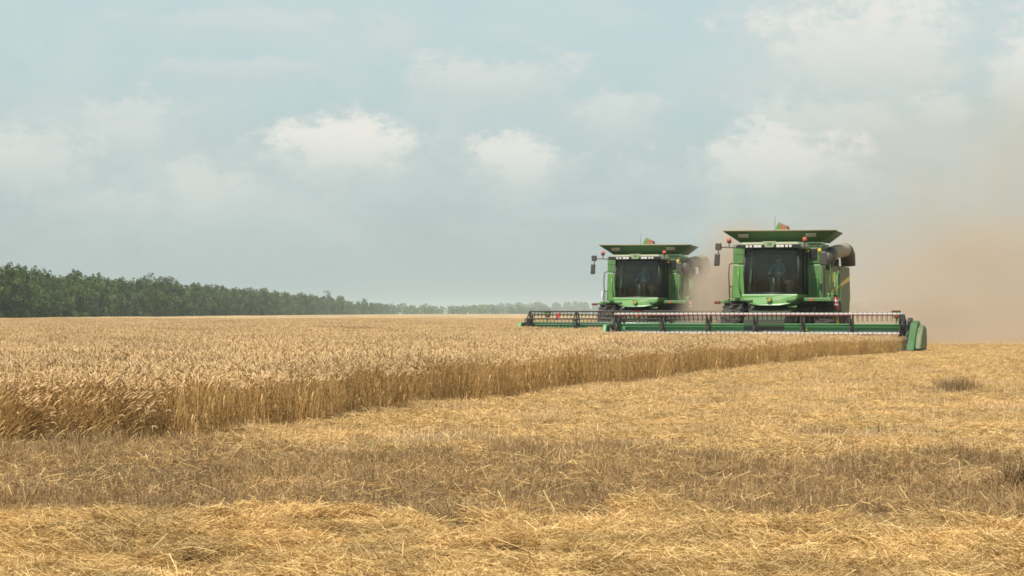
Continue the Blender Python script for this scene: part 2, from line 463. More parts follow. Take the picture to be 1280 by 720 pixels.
# ------------------------------------------------------------------ instanced ground cover (each field one object)
def cover_object(name, protos, pts, mats, extra=None):
    """protos: list of (verts, quads, rnd, part[, matidx]); pts: dict pid, co, rot, scl. One mesh whose own pieces are spread by geometry nodes."""
    V = []; Fq = []; pid = []; role = []; rnd = []; part = []; mi = []
    off = 0
    for k, pr in enumerate(protos):
        v, q, r, pt = pr[:4]
        V.append(v); Fq.append(q + off); off += len(v)
        pid.append(np.full(len(v), k)); role.append(np.zeros(len(v))); rnd.append(r); part.append(pt)
        mi.append(pr[4] if len(pr) > 4 else np.zeros(len(q)))
    n = len(pts['co'])
    rotA = [np.zeros((off, 3))]; sclA = [np.ones((off, 3))]
    V.append(pts['co']); pid.append(pts['pid']); role.append(np.ones(n)); rnd.append(np.zeros(n)); part.append(np.zeros(n))
    rotA.append(pts['rot']); sclA.append(pts['scl'])
    off += n
    if extra is not None:
        v, q, r, pt = extra
        V.append(v); Fq.append(q + off); off += len(v)
        pid.append(np.full(len(v), -1)); role.append(np.full(len(v), 2)); rnd.append(r); part.append(pt); mi.append(np.zeros(len(q)))
        rotA.append(np.zeros((len(v), 3))); sclA.append(np.ones((len(v), 3)))
    me = np_mesh(name, np.concatenate(V), [np.concatenate(Fq)],
                 dict(pid=('INT', np.concatenate(pid)), role=('INT', np.concatenate(role)), rnd=('FLOAT', np.concatenate(rnd)),
                      part=('FLOAT', np.concatenate(part)), rot=('FLOAT_VECTOR', np.concatenate(rotA)), scl=('FLOAT_VECTOR', np.concatenate(sclA))),
                 mats, np.concatenate(mi))
    o = link(name, me)
    ng = bpy.data.node_groups.new(name + '_spread', 'GeometryNodeTree')
    ng.interface.new_socket('Geometry', in_out='INPUT', socket_type='NodeSocketGeometry')
    ng.interface.new_socket('Geometry', in_out='OUTPUT', socket_type='NodeSocketGeometry')
    N = NT(ng)
    gi = N.n('NodeGroupInput'); go = N.n('NodeGroupOutput')
    def named(nm, typ):
        a = N.n('GeometryNodeInputNamedAttribute', data_type=typ); a.inputs[0].default_value = nm
        return a.outputs[0]
    def eq(sock, val):
        c = N.n('FunctionNodeCompare', data_type='INT', operation='EQUAL')
        ins = [i for i in c.inputs if i.enabled and i.type == 'INT']
        N.link(sock, ins[0]); ins[1].default_value = val
        return c.outputs[0]
    def separate(geo, sel):
        s = N.n('GeometryNodeSeparateGeometry', domain='POINT')
        N.link(geo, s.inputs[0]); N.link(sel, s.inputs[1])
        return s.outputs[0], s.outputs[1]
    rl = named('role', 'INT'); pd = named('pid', 'INT'); rt = named('rot', 'FLOAT_VECTOR'); sc = named('scl', 'FLOAT_VECTOR')
    points, rest = separate(gi.outputs[0], eq(rl, 1))
    join = N.n('GeometryNodeJoinGeometry')
    if extra is not None:
        ex, rest = separate(rest, eq(rl, 2))
        N.link(ex, join.inputs[0])
    for k in range(len(protos)):
        pk, _ = separate(rest, eq(pd, k))
        iop = N.n('GeometryNodeInstanceOnPoints')
        N.link(points, iop.inputs['Points']); N.link(eq(pd, k), iop.inputs['Selection']); N.link(pk, iop.inputs['Instance'])
        N.link(rt, iop.inputs['Rotation']); N.link(sc, iop.inputs['Scale'])
        N.link(iop.outputs[0], join.inputs[0])
    N.link(join.outputs[0], go.inputs[0])
    md = o.modifiers.new('spread', 'NODES'); md.node_group = ng
    return o

def tile_points(x0, x1, y0, y1, size, keep, nproto, zscale=(0.93, 1.07), first=0, free_rot=False, jitter=0.0):
    """square tiles in the drilling frame covering the keep() region"""
    cs = np.array([st(a, b) for a in (x0, x1) for b in (y0, y1)])
    s = np.arange(cs[:, 0].min(), cs[:, 0].max(), size); t = np.arange(cs[:, 1].min(), cs[:, 1].max(), size)
    S, T_ = np.meshgrid(s, t, indexing='ij'); S = S.ravel() + size / 2; T_ = T_.ravel() + size / 2
    x = CORNER[0] + S * U[0] + T_ * B[0]; y = CORNER[1] + S * U[1] + T_ * B[1]
    if jitter:
        x = x + RNG.normal(0, jitter, len(x)); y = y + RNG.normal(0, jitter, len(y))
    ok = (x > x0) & (x < x1) & (y > y0) & (y < y1)
    x, y = x[ok], y[ok]
    ok = keep(x, y); x, y = x[ok], y[ok]
    n = len(x)
    rot = np.zeros((n, 3)); rot[:, 2] = -THETA + (RNG.uniform(0, 6.28, n) if free_rot else RNG.integers(0, 4, n) * math.pi / 2)
    scl = np.ones((n, 3)); scl[:, 2] = RNG.uniform(*zscale, n) * (1 + 0.05 * np.sin(x * 0.9) * np.sin(y * 0.7) + 0.05 * np.sin(x * 0.31 + 1) * np.sin(y * 0.23))
    return dict(co=np.stack([x, y, gz(x, y)], -1), pid=first + RNG.integers(0, nproto, n), rot=rot, scl=scl)
def merge(*ps):
    return {k: np.concatenate([p[k] for p in ps]) for k in ps[0]}
def in_view(x, y, m=4.0):
    return np.abs(x) < 0.272 * y + m

# ---- wheat
WH = 0.60
def wheat_tile(size, n, thick=1.0, leaves=True, lean=0.10):
    bx = RNG.uniform(-size / 2, size / 2, n); by = RNG.uniform(-size / 2, size / 2, n)
    h = WH * RNG.normal(0.985, 0.06, n)
    az = RNG.uniform(0, 6.283, n); ln = np.abs(RNG.normal(0, lean, n)) + 0.02
    dx, dy = np.cos(az), np.sin(az)
    nod = RNG.uniform(0.2, 1.0, n) ** 1.3
    K = 5
    u = np.linspace(0, 1, K)
    P = np.zeros((n, K, 3))
    bend = ln[:, None] * h[:, None] * u ** 2 * 1.2
    P[..., 0] = bx[:, None] + dx[:, None] * bend; P[..., 1] = by[:, None] + dy[:, None] * bend
    P[..., 2] = (h * 0.90)[:, None] * u
    rad = np.linspace(0.0021, 0.0014, K)[None, :] * np.ones((n, 1)) * thick
    v1, q1 = sweep(P, rad)
    # ear: hooks over from the stem tip
    E = 5
    e = np.linspace(0, 1, E)
    L = RNG.uniform(0.06, 0.092, n)
    tip = P[:, -1]
    ang = (0.25 + nod[:, None] * 1.9 * e[None, :])
    step = L[:, None] / (E - 1)
    hx = np.cumsum(np.sin(ang) * step, 1) - np.sin(ang[:, :1]) * step; hz = np.cumsum(np.cos(ang) * step, 1) - np.cos(ang[:, :1]) * step
    Q = np.zeros((n, E, 3))
    Q[..., 0] = tip[:, :1] + dx[:, None] * hx; Q[..., 1] = tip[:, 1:2] + dy[:, None] * hx; Q[..., 2] = tip[:, 2:3] + hz
    er = np.array([0.002, 0.0062, 0.0068, 0.0056, 0.0012])[None, :] * RNG.uniform(0.85, 1.15, (n, 1)) * max(1.0, thick * 0.9)
    v2, q2 = sweep(Q, er, 4)
    r = RNG.uniform(0, 1, n)
    V = [v1, v2]; Qd = [q1, q2 + len(v1)]; rn = [np.repeat(r, K * 3), np.repeat(r, E * 4)]; pt = [np.zeros(len(v1)), np.ones(len(v2))]
    if leaves:
        m = int(n * 0.55); j = RNG.integers(0, n, m)
        z0 = RNG.uniform(0.15, 0.75, m); a2 = RNG.uniform(0, 6.283, m); ll = RNG.uniform(0.08, 0.2, m)
        K2 = 4; w = np.linspace(0, 1, K2)
        base = np.stack([bx[j], by[j], h[j] * z0], -1)
        C = base[:, None, :].repeat(K2, 1)
        C[..., 0] += np.cos(a2)[:, None] * ll[:, None] * w * 0.55; C[..., 1] += np.sin(a2)[:, None] * ll[:, None] * w * 0.55
        C[..., 2] += ll[:, None] * (0.35 * w - 1.0 * w ** 2)
        C[..., 2] = np.maximum(C[..., 2], 0.01)
        side = np.stack([-np.sin(a2), np.cos(a2), np.zeros(m)], -1)[:, None, :] * (np.array([0.004, 0.0055, 0.004, 0.0006]) * thick)[None, :, None]
        vl = np.stack([C - side, C + side], 2).reshape(-1, 3)
        ii = np.arange(m * K2 * 2).reshape(m, K2, 2)
        ql = np.stack([ii[:, :-1, 0], ii[:, :-1, 1], ii[:, 1:, 1], ii[:, 1:, 0]], -1).reshape(-1, 4)
        o = len(v1) + len(v2)
        V.append(vl); Qd.append(ql + o); rn.append(np.repeat(RNG.uniform(0, 1, m), K2 * 2)); pt.append(np.full(len(vl), 0.25))
    return np.concatenate(V), np.concatenate(Qd), np.concatenate(rn), np.concatenate(pt)
protos = [wheat_tile(1.0, 420) for _ in range(6)]              # 0-5 one metre squares
protos += [wheat_tile(0.3, 44) for _ in range(6)]              # 6-11 small ones for the cut edges
protos += [wheat_tile(2.0, 1300, 1.35, False) for _ in range(4)] # 12-15 coarser, farther away
protos += [wheat_tile(0.5, 22, 1.0, True, 0.2) for _ in range(3)]  # 16-18 stragglers and lodged straw
EDGE = 1.3
pa = tile_points(-40, 30, 17, 62, 1.0, lambda x, y: in_wheat(x, y, EDGE - 0.2) & in_view(x, y), 6)
pb = tile_points(-12, 20, 17, 84, 0.3, lambda x, y: in_wheat(x, y) & ~in_wheat(x, y, EDGE + 0.1) & in_view(x, y, 5) & (y < 84), 6, (0.86, 1.06), first=6)
pb = {k: v[RNG.random(len(v)) < 2] for k, v in pb.items()}
kp = RNG.random(len(pb['co'])) > 0.10; pb = {k: v[kp] for k, v in pb.items()}
pb['rot'][:, :2] += RNG.normal(0, 0.085, (len(pb['co']), 2))
clump = np.sin(pb['co'][:, 0] * 3.1 + pb['co'][:, 1] * 1.3) * np.sin(pb['co'][:, 1] * 0.83 + 1)
pb['scl'][:, 2] *= 1 - 0.10 * np.clip(clump, 0, 1)
pc = tile_points(-70, 30, 60, 215, 2.0, lambda x, y: in_wheat(x, y, EDGE) & in_view(x, y, 6) & ((y > 61)), 4, first=12)
# lodged corner: tops leaning to the right
def lodged(x0, x1, y0, y1, n, lean0, lean1):
    x = RNG.uniform(x0, x1, n); y = RNG.uniform(y0, y1, n)
    rot = np.zeros((n, 3)); rot[:, 0] = RNG.normal(0.08, 0.16, n); rot[:, 1] = RNG.uniform(lean0, lean1, n)
    # tilt is given in world axes, the tile keeps its own heading 0
    return dict(co=np.stack([x, y, gz(x, y)], -1), pid=RNG.integers(16, 19, n), rot=rot, scl=np.ones((n, 3)) * np.array([1, 1, 1.0]))
pd_ = lodged(-4.9, -3.75, 17.4, 18.3, 26, R(24), R(46))
pe_ = lodged(-6.5, -4.6, 17.4, 18.1, 20, R(4), R(20))
pf_ = lodged(-3.9, -3.3, 17.5, 18.2, 8, R(-10), R(35))
# canopy of the far part of the field
cx = np.concatenate([np.linspace(-75, 75, 80)]); 
fx = []; fy = np.unique(np.concatenate([np.arange(200, 420, 2.0), np.arange(420, 900, 6.0), np.arange(900, 1720, 30.0)]))
nx = 110
gxx = np.linspace(-1, 1, nx)
YY = np.repeat(fy[:, None], nx, 1)
XX = gxx[None, :] * (0.30 * YY + 10)
XX = np.maximum(XX, -66 - 0.002 * YY)
right_lim = CORNER[0] + FS0 * U[0] + (YY - CORNER[1]) * math.tan(THETA)
XX = np.minimum(XX, right_lim)
ZZ = WH * 0.93 + RNG.normal(0, 0.03, XX.shape) + 0.05 * np.sin(YY * 0.05) + 0.04 * np.sin(XX * 0.2)
ev = np.stack([XX, YY, ZZ], -1).reshape(-1, 3)
ii = np.arange(len(fy) * nx).reshape(len(fy), nx)
eq_ = np.stack([ii[:-1, :-1], ii[:-1, 1:], ii[1:, 1:], ii[1:, :-1]], -1).reshape(-1, 4)
wheat = cover_object('wheat_field', protos, merge(pa, pb, pc, pd_, pe_, pf_), [M['wheat']],
                     (ev, eq_, RNG.uniform(0, 1, len(ev)), np.full(len(ev), 0.8)))
tag(wheat, 'standing ripe wheat still uncut in front of the two harvesters', 'wheat', kind='stuff')

# ---- cut stubble standing in the drill rows
def stubble_tile(size, n, h0, h1, lean=0.25, thick=1.0, rows=0.16, debris=0):
    k = max(1, int(round(size / rows)))
    row = RNG.integers(0, k, n)
    bx = (row + 0.5) / k * size - size / 2 + RNG.normal(0, 0.035, n); by = RNG.uniform(-size / 2, size / 2, n)
    h = RNG.uniform(h0, h1, n) * RNG.choice([1, 1, 1, 1.3, 0.6], n)
    az = RNG.uniform(0, 6.283, n); ln = np.abs(RNG.normal(0, lean, n))
    P = np.zeros((n, 3, 3)); u = np.array([0, 0.5, 1.0])
    P[..., 0] = bx[:, None] + np.cos(az)[:, None] * (ln * h)[:, None] * u ** 1.5
    P[..., 1] = by[:, None] + np.sin(az)[:, None] * (ln * h)[:, None] * u ** 1.5
    P[..., 2] = h[:, None] * (u - 0.25 * np.minimum(ln, 1.4)[:, None] * u ** 2) - 0.01
    v, q = sweep(P, np.full((n, 3), 0.0016 * thick) * RNG.uniform(0.7, 1.3, (n, 1)))
    r = np.repeat(RNG.uniform(0, 1, n), 9)
    if debris:
        v2, q2, r2, _ = lying_tile(size, debris, 0.03, 0.16, 0.035, 0.8, 0.3)
        q = np.concatenate([q, q2 + len(v)]); v = np.concatenate([v, v2]); r = np.concatenate([r, r2])
    return v, q, r, np.zeros(len(v))
def lying_tile(size, n, l0, l1, zmax, thick=1.0, flat=0.25):
    L = RNG.uniform(l0, l1, n); az = RNG.uniform(0, 6.283, n); pit = RNG.normal(0, flat, n)
    c = np.stack([RNG.uniform(-size / 2, size / 2, n), RNG.uniform(-size / 2, size / 2, n), RNG.uniform(0.005, zmax, n)], -1)
    d = np.stack([np.cos(az) * np.cos(pit), np.sin(az) * np.cos(pit), np.sin(pit)], -1)
    u = np.array([-0.5, 0.0, 0.5])
    P = c[:, None, :] + d[:, None, :] * (L[:, None] * u)[..., None]
    P[:, 1, :] += RNG.normal(0, 0.06, (n, 3)) * L[:, None]
    P[..., 2] = np.maximum(P[..., 2], 0.004)
    v, q = sweep(P, np.full((n, 3), 0.0018 * thick) * RNG.uniform(0.6, 1.35, (n, 1)))
    return v, q, np.repeat(RNG.uniform(0, 1, n), 9), np.zeros(len(v))
def band_far(x):   # far side of the dull strip of tall stubble
    return 17.5 + 0.3 * np.sin(x * 1.1) - np.clip(x + 1, 0, 4) * 0.45 + np.clip(x - 2.6, 0, 3) * 0.5
def band_near(x):  # near side, where the straw swath begins
    return 10.75 + 0.15 * np.sin(x * 1.9 + 0.6) + 0.1 * np.sin(x * 5.0) - np.clip(x - 1.4, 0, 3) * 0.28 + 0.25 * np.exp(-((x - 1.0) / 0.5) ** 2)
def ragged(n, w): return RNG.normal(0, w, n)
def not_wheat(x, y): return ~in_wheat(x, y, 0.05)
dull = [stubble_tile(0.5, nn, 0.045, 0.13, 0.5, 0.95, 0.16, 160) for nn in (240, 300, 340, 380, 420, 480)]
dull += [stubble_tile(0.5, 90, 0.02, 0.07, 0.7, 0.95, 0.16, 420)]
dp = tile_points(-9, 9, 11.0, 19, 0.5, lambda x, y: (y > band_near(x) - 0.25 + ragged(len(x), .15)) & (y < band_far(x) + ragged(len(x), .45)) & not_wheat(x, y) & in_view(x, y, 2.5), 6, (0.7, 1.35))
sel = (np.sin(dp['co'][:, 0] * 2.3 + 1.1 * np.sin(dp['co'][:, 1] * 1.9)) * np.sin(dp['co'][:, 1] * 2.7 + dp['co'][:, 0]) + RNG.normal(0, 0.35, len(dp['co']))) > -0.62
dq = {k: v[~sel] for k, v in dp.items()}; dq['pid'] = np.full((~sel).sum(), 6)
dp = merge({k: v[sel] for k, v in dp.items()}, dq)
dp['rot'][:, :2] = RNG.normal(0, 0.09, (len(dp['co']), 2))
dp['scl'][:, 2] *= 0.9 + 0.3 * np.sin(dp['co'][:, 0] * 1.7 + dp['co'][:, 1]) * np.sin(dp['co'][:, 1] * 2.1)
tag(cover_object('tall_stubble', dull, dp, [M['stubble']]), 'dull brown strip of tall upright stubble across the foreground', 'stubble', kind='stuff')
gold = [stubble_tile(0.5, nn, 0.04, 0.11, 0.6, 1.0) for nn in (80, 110, 130, 150, 190)] + [stubble_tile(2.0, 900, 0.05, 0.12, 0.6, 1.5, 0.3) for _ in range(4)]
g1 = tile_points(-9, 30, 15, 42, 0.5, lambda x, y: (y > band_far(x) - 0.2 + ragged(len(x), .5)) & not_wheat(x, y) & in_view(x, y, 3), 5, (0.7, 1.3))
gE = tile_points(2, 16, 41, 66, 0.5, lambda x, y: ~in_wheat(x, y, 0.05) & in_wheat(x, y, -1.6), 5, (0.7, 1.2))
g2 = tile_points(-10, 60, 41, 110, 2.0, lambda x, y: ~in_wheat(x, y, -0.9) & in_view(x, y, 6) & (y > 42), 4, (0.7, 1.3), first=5)
tag(cover_object('short_stubble', gold, merge(g1, gE, g2), [M['stubble_gold']]), 'short golden stubble on the harvested ground right of the wheat', 'stubble', kind='stuff')

# ---- loose straw
def joined(a, b):
    return tuple(np.concatenate([p, q + (len(a[0]) if i == 1 else 0)]) for i, (p, q) in enumerate(zip(a, b)))
lt = [lying_tile(0.5, nn, 0.03, 0.20, 0.05) for nn in (260, 340, 420, 480, 540, 600)]            # 0-5 thin scatter
lt += [joined(lying_tile(0.5, 1500, 0.03, 0.20, 0.06, 0.66, 0.22), lying_tile(0.5, 10, 0.10, 0.26, 0.07, 0.95, 0.3)) for _ in range(6)]  # 6-11 deep swath
lt += [lying_tile(2.0, 2600, 0.06, 0.28, 0.07, 1.5) for _ in range(4)]     # 12-15 far scatter
lt += [lying_tile(0.5, nn, 0.04, 0.22, 0.06, 0.9, 0.35) for nn in (14, 40, 80)]  # 16-18 few long ones
def mound(x, y):
    z = 0.06 + 0.04 * np.sin(x * 1.3 + 0.5) * np.sin(y * 1.1)
    z = z + 0.10 * np.exp(-((x - 1.0) / 0.55) ** 2 - ((y - 11.3) / 0.45) ** 2)
    z = z + 0.05 * np.exp(-((x - 0.1) / 0.5) ** 2 - ((y - 9.4) / 0.4) ** 2) + 0.04 * np.exp(-((x + 1.5) / 0.6) ** 2 - ((y - 10.2) / 0.4) ** 2)
    return z
l1 = tile_points(-9, 30, 15, 42, 0.5, lambda x, y: (y > band_far(x) - 0.2 + ragged(len(x), .5)) & not_wheat(x, y) & in_view(x, y, 3), 6, (0.6, 1.5))
def patchy(p, thr):
    x, y = p['co'][:, 0], p['co'][:, 1]
    f = np.sin(x * 1.1 + 1.7 * np.sin(y * 0.45)) * np.sin(y * 0.62 + 0.8 * x) + 0.5 * np.sin(x * 2.9 - y * 1.3) + RNG.normal(0, 0.35, len(x))
    k = f > thr
    return {n: v[k] for n, v in p.items()}
l1k = patchy(l1, -0.75)
l1 = merge(l1k, {k: v[::4] * (np.array([1, 1, 0.5]) if k == 'scl' else 1) for k, v in l1.items()})
l2 = tile_points(-6, 6, 6.5, 12.5, 0.25, lambda x, y: (y < band_near(x) - 0.12 + ragged(len(x), .13)) & in_view(x, y, 2.5), 6, (0.8, 1.3), first=6, free_rot=True)
l2 = {k: v[RNG.random(len(v)) < 2] for k, v in l2.items()}
half = RNG.random(len(l2['co'])) < 0.52
l2 = {k: v[half] for k, v in l2.items()}
l2b = {k: v.copy() for k, v in l2.items()}
l2b['co'][:, :2] += RNG.uniform(-0.25, 0.25, (len(l2b['co']), 2)); l2b['pid'] = RNG.integers(6, 12, len(l2b['co']))
for q in (l2, l2b):
    mz = mound(q['co'][:, 0], q['co'][:, 1]); q['co'][:, 2] += np.maximum(mz - 0.06, 0) * 0.9
    e = 0.25
    q['rot'][:, 0] = RNG.normal(0, 0.10, len(mz)); q['rot'][:, 1] = RNG.normal(0, 0.10, len(mz))
l2b['co'][:, 2] += 0.03
l2c = tile_points(-6, 6, 6.5, 12.5, 0.5, lambda x, y: (y < band_near(x)) & in_view(x, y, 2.5), 6, (0.5, 0.8))
lE = tile_points(2, 16, 41, 66, 0.5, lambda x, y: ~in_wheat(x, y, 0.3) & in_wheat(x, y, -1.6), 2, (0.7, 1.2))
l3 = tile_points(-10, 60, 41, 110, 2.0, lambda x, y: ~in_wheat(x, y, -0.9) & in_view(x, y, 6) & (y > 42), 4, first=12)
l4 = tile_points(-9, 9, 11.0, 19, 0.5, lambda x, y: (y > band_near(x) - 0.1) & (y < band_far(x) + 0.25) & not_wheat(x, y) & in_view(x, y, 2.5), 3, (0.8, 1.4), first=16)
tag(cover_object('loose_straw', lt, merge(l1, l2, l2b, l2c, lE, l3, l4), [M['straw']]), 'loose golden straw strewn and heaped over the cut ground', 'straw', kind='stuff')

# ---- weeds
def weed_tile(n):
    az = RNG.uniform(0, 6.283, n); L = RNG.uniform(0.05, 0.16, n)
    bx = RNG.normal(0, 0.10, n); by = RNG.normal(0, 0.10, n)
    u = np.array([0, 0.5, 1.0])
    C = np.zeros((n, 3, 3))
    C[..., 0] = bx[:, None] + np.cos(az)[:, None] * L[:, None] * u * 0.6; C[..., 1] = by[:, None] + np.sin(az)[:, None] * L[:, None] * u * 0.6
    C[..., 2] = L[:, None] * (1.0 * u - 0.35 * u ** 2) + 0.01
    side = np.stack([-np.sin(az), np.cos(az), np.zeros(n)], -1)[:, None, :] * np.array([0.003, 0.007, 0.001])[None, :, None]
    v = np.stack([C - side, C + side], 2).reshape(-1, 3)
    ii = np.arange(n * 6).reshape(n, 3, 2)
    q = np.stack([ii[:, :-1, 0], ii[:, :-1, 1], ii[:, 1:, 1], ii[:, 1:, 0]], -1).reshape(-1, 4)
    return v, q, np.repeat(RNG.uniform(0, 1, n), 6), np.zeros(len(v))
wp = []
for (px, py, n, sp) in [(1180, 572, 5, 0.6), (1240, 556, 7, 0.5), (1160, 545, 3, 0.5), (960, 560, 2, 0.4), (440, 562, 2, 0.4), (250, 545, 4, 0.4), (1180, 455, 30, 1.6), (920, 464, 40, 1.5), (1010, 454, 40, 1.5), (1090, 446, 30, 1.2)]:
    D = 1.2 * F / (py - 391.5); X = (px - 640) / F * D
    wp += [(X + random.gauss(0, sp), D + random.gauss(0, sp)) for _ in range(n)]
wp = np.array(wp); nw = len(wp)
wr = np.zeros((nw, 3)); wr[:, 2] = RNG.uniform(0, 6.28, nw)
tag(cover_object('weeds', [weed_tile(26) for _ in range(3)],
                 dict(co=np.stack([wp[:, 0], wp[:, 1], gz(wp[:, 0], wp[:, 1])], -1), pid=RNG.integers(0, 3, nw), rot=wr, scl=RNG.uniform(0.3, 0.8, (nw, 1)).repeat(3, 1)), [M['weed']]),
    'sparse low green weeds growing through the stubble', 'weeds', kind='stuff')

# ---- one dark tuft left standing on the right
def tuft(px, py, w, n, name, label):
    D = 1.2 * F / (py - 391.5); X = (px - 640) / F * D
    bx = RNG.normal(0, w * 0.35, n); by = RNG.normal(0, w * 0.3, n)
    h = RNG.uniform(0.1, 0.26, n); az = RNG.uniform(0, 6.283, n); ln = np.abs(RNG.normal(0.2, 0.5, n))
    u = np.array([0, 0.5, 1.0]); P = np.zeros((n, 3, 3))
    P[..., 0] = bx[:, None] + np.cos(az)[:, None] * (ln * h)[:, None] * u ** 1.5
    P[..., 1] = by[:, None] + np.sin(az)[:, None] * (ln * h)[:, None] * u ** 1.5
    P[..., 2] = np.maximum(h[:, None] * (u - 0.35 * u ** 2 * np.minimum(ln, 1.5)[:, None]), 0.005)
    v, q = sweep(P, np.full((n, 3), 0.003))
    o = link(name, np_mesh(name, v, [q], dict(rnd=('FLOAT', np.repeat(RNG.uniform(0, 0.7, n), 9)), part=('FLOAT', np.zeros(len(v)))), [M['stubble']]))
    o.location = (X, D, gz(X, D))
    tag(o, label, 'straw tuft')
tuft(1197, 490, 0.44, 420, 'straw_tuft', 'dark tangled tuft of uncut straw alone on the golden stubble right of the wheat')
tuft(1275, 612, 0.25, 200, 'straw_tuft', 'brown tuft of taller straw in the dull stubble strip by the right edge')

# ------------------------------------------------------------------ trees
def leaf_mat(name, lo, hi):
    m, T = new_mat(name)
    at = T.n('ShaderNodeAttribute'); at.attribute_name = 'rnd'
    inf = T.n('ShaderNodeObjectInfo')
    c = T.mix(at.outputs['Fac'], lo, hi)
    h = T.n('ShaderNodeHueSaturation'); T.link(c, h.inputs['Color'])
    T.put(h.inputs['Value'], T.ramp(inf.outputs['Random'], 0, 1, 0.75, 1.25, False))
    T.put(h.inputs['Hue'], T.ramp(inf.outputs['Random'], 0, 1, 0.485, 0.512, False))
    d = T.n('ShaderNodeBsdfDiffuse'); T.link(h.outputs[0], d.inputs[0])
    t = T.n('ShaderNodeBsdfTranslucent'); T.link(h.outputs[0], t.inputs[0])
    mx = T.n('ShaderNodeMixShader'); mx.inputs[0].default_value = 0.3
    T.link(d.outputs[0], mx.inputs[1]); T.link(t.outputs[0], mx.inputs[2]); T.link(mx.outputs[0], T.out.inputs['Surface'])
    return m
M['leaf'] = leaf_mat('tree_leaves', (0.044, 0.074, 0.026), (0.16, 0.215, 0.074))
M['leaf_dry'] = leaf_mat('dry_leaves', (0.10, 0.13, 0.065), (0.20, 0.22, 0.13))
M['bark'] = plain('grey_bark', (0.085, 0.078, 0.062), 0.95)
def leaf_cloud(clumps, per, size):
    C = []; rn = []
    for (c, r) in clumps:
        n = int(per * r[0] * r[1]) + 12
        d = RNG.normal(size=(n, 3)); d /= np.linalg.norm(d, axis=1, keepdims=True)
        k = RNG.uniform(0.55, 1.08, (n, 1)) ** 0.6
        C.append(np.array(c) + d * np.array(r) * k)
        rn.append(np.clip(RNG.normal(RNG.uniform(0.05, 0.95), 0.16, n), 0, 1))
    C = np.concatenate(C); rn = np.concatenate(rn); n = len(C)
    a = RNG.normal(size=(n, 3)); a /= np.linalg.norm(a, axis=1, keepdims=True)
    b = np.cross(a, RNG.normal(size=(n, 3))); b /= np.linalg.norm(b, axis=1, keepdims=True)
    s = (size * RNG.uniform(0.5, 1.3, n))[:, None]
    V = np.stack([C - a * s, C + b * s * 0.7, C + a * s, C - b * s * 0.7], 1)
    V += RNG.normal(0, size * 0.15, V.shape)
    return V.reshape(-1, 3), np.arange(n * 4).reshape(n, 4), np.repeat(rn, 4)
def tree_meshes(kind, seed):
    rg = random.Random(seed)
    H = 7.6
    limbs = []
    tb = MB()
    lean = (rg.uniform(-.3, .3), rg.uniform(-.3, .3))
    tb.tube([(0, 0, 0), (lean[0] * .3, lean[1] * .3, 2.2), (lean[0], lean[1], H * 0.8)], [0.17, 0.12, 0.03], 7)
    clumps = []
    if kind == 'bare':
        for i in range(16):
            z = rg.uniform(2.0, 6.2); a = rg.uniform(0, 6.28); L = rg.uniform(0.8, 1.7)
            tipp = (lean[0] * z / H + math.cos(a) * L * .7, lean[1] * z / H + math.sin(a) * L * .7, z + L * 1.1)
            tb.tube([(lean[0] * z / H, lean[1] * z / H, z), ((lean[0] * z / H + tipp[0]) / 2, (lean[1] * z / H + tipp[1]) / 2, z + L * .4), tipp], [0.06, 0.04, 0.015], 5)
            if rg.random() < 0.75: clumps.append((tipp, (rg.uniform(.3, .55),) * 3))
        for i in range(7): clumps.append(((rg.uniform(-1, 1), rg.uniform(-1, 1), rg.uniform(0.7, 2.0)), (.8, .8, .7)))
        v, q, r = leaf_cloud(clumps, 70, 0.15)
    else:
        n = {'broad': 26, 'tall': 22, 'round': 26, 'low': 18}[kind]
        for i in range(n):
            t = (i + rg.random()) / n
            z = 1.0 + t * (H - 1.7)
            w = {'broad': 2.3 * math.sin(math.pi * (0.22 + 0.70 * t)) , 'tall': 1.45 * math.sin(math.pi * (0.25 + 0.68 * t)),
                 'round': 2.5 * math.sqrt(max(0.05, 1 - (2.0 * t - 1.05) ** 2)), 'low': 2.0 * math.sin(math.pi * (0.35 + 0.55 * t))}[kind]
            a = rg.uniform(0, 6.28); rr = w * math.sqrt(rg.uniform(0.15, 1.0))
            cr = rg.uniform(0.5, 0.85) * (0.8 if kind == 'tall' else 1)
            c = (lean[0] * t + math.cos(a) * rr * .8, lean[1] * t + math.sin(a) * rr * .8, z)
            clumps.append((c, (cr, cr, cr * rg.uniform(.75, 1.1))))
            if rg.random() < 0.5:
                tb.tube([(lean[0] * t, lean[1] * t, max(0.6, z - 1.0)), c], [0.05, 0.015], 5)
        for i in range(7):
            a = rg.uniform(0, 6.28)
            clumps.append(((math.cos(a) * 1.4, math.sin(a) * 1.4, rg.uniform(.5, 1.3)), (.9, .9, .7)))
        top = max(clumps, key=lambda c: c[0][2])[0]
        for i in range(5): clumps.append(((top[0] + rg.uniform(-.9, .9), top[1] + rg.uniform(-.9, .9), H - rg.uniform(0.1, .9)), (.35, .35, .45)))
        v, q, r = leaf_cloud(clumps, 115, 0.17)
    me_c = np_mesh('crown', v, [q], dict(rnd=('FLOAT', r)), [M['leaf_dry' if kind == 'bare' else 'leaf']])
    me_t = bpy.data.meshes.new('trunk'); me_t.from_pydata(tb.v, [], tb.f); me_t.materials.append(M['bark'])
    return me_t, me_c
KINDS = ['broad', 'tall', 'round', 'low', 'bare']
TREES = {(k, i): tree_meshes(k, 31 * i + 7 * KINDS.index(k)) for k in KINDS for i in range(2)}
LOOK = {'broad': 'broad bushy green tree', 'tall': 'slender upright green tree', 'round': 'round-crowned green tree', 'low': 'low spreading green tree', 'bare': 'thin half-bare pale tree'}
def where(px):
    if px < 90: return 'in the tall near end of the windbreak'
    if px < 230: return 'in the nearer half of the windbreak'
    if px < 360: return 'in the farther half of the windbreak'
    return 'in the small hazy far end of the windbreak'
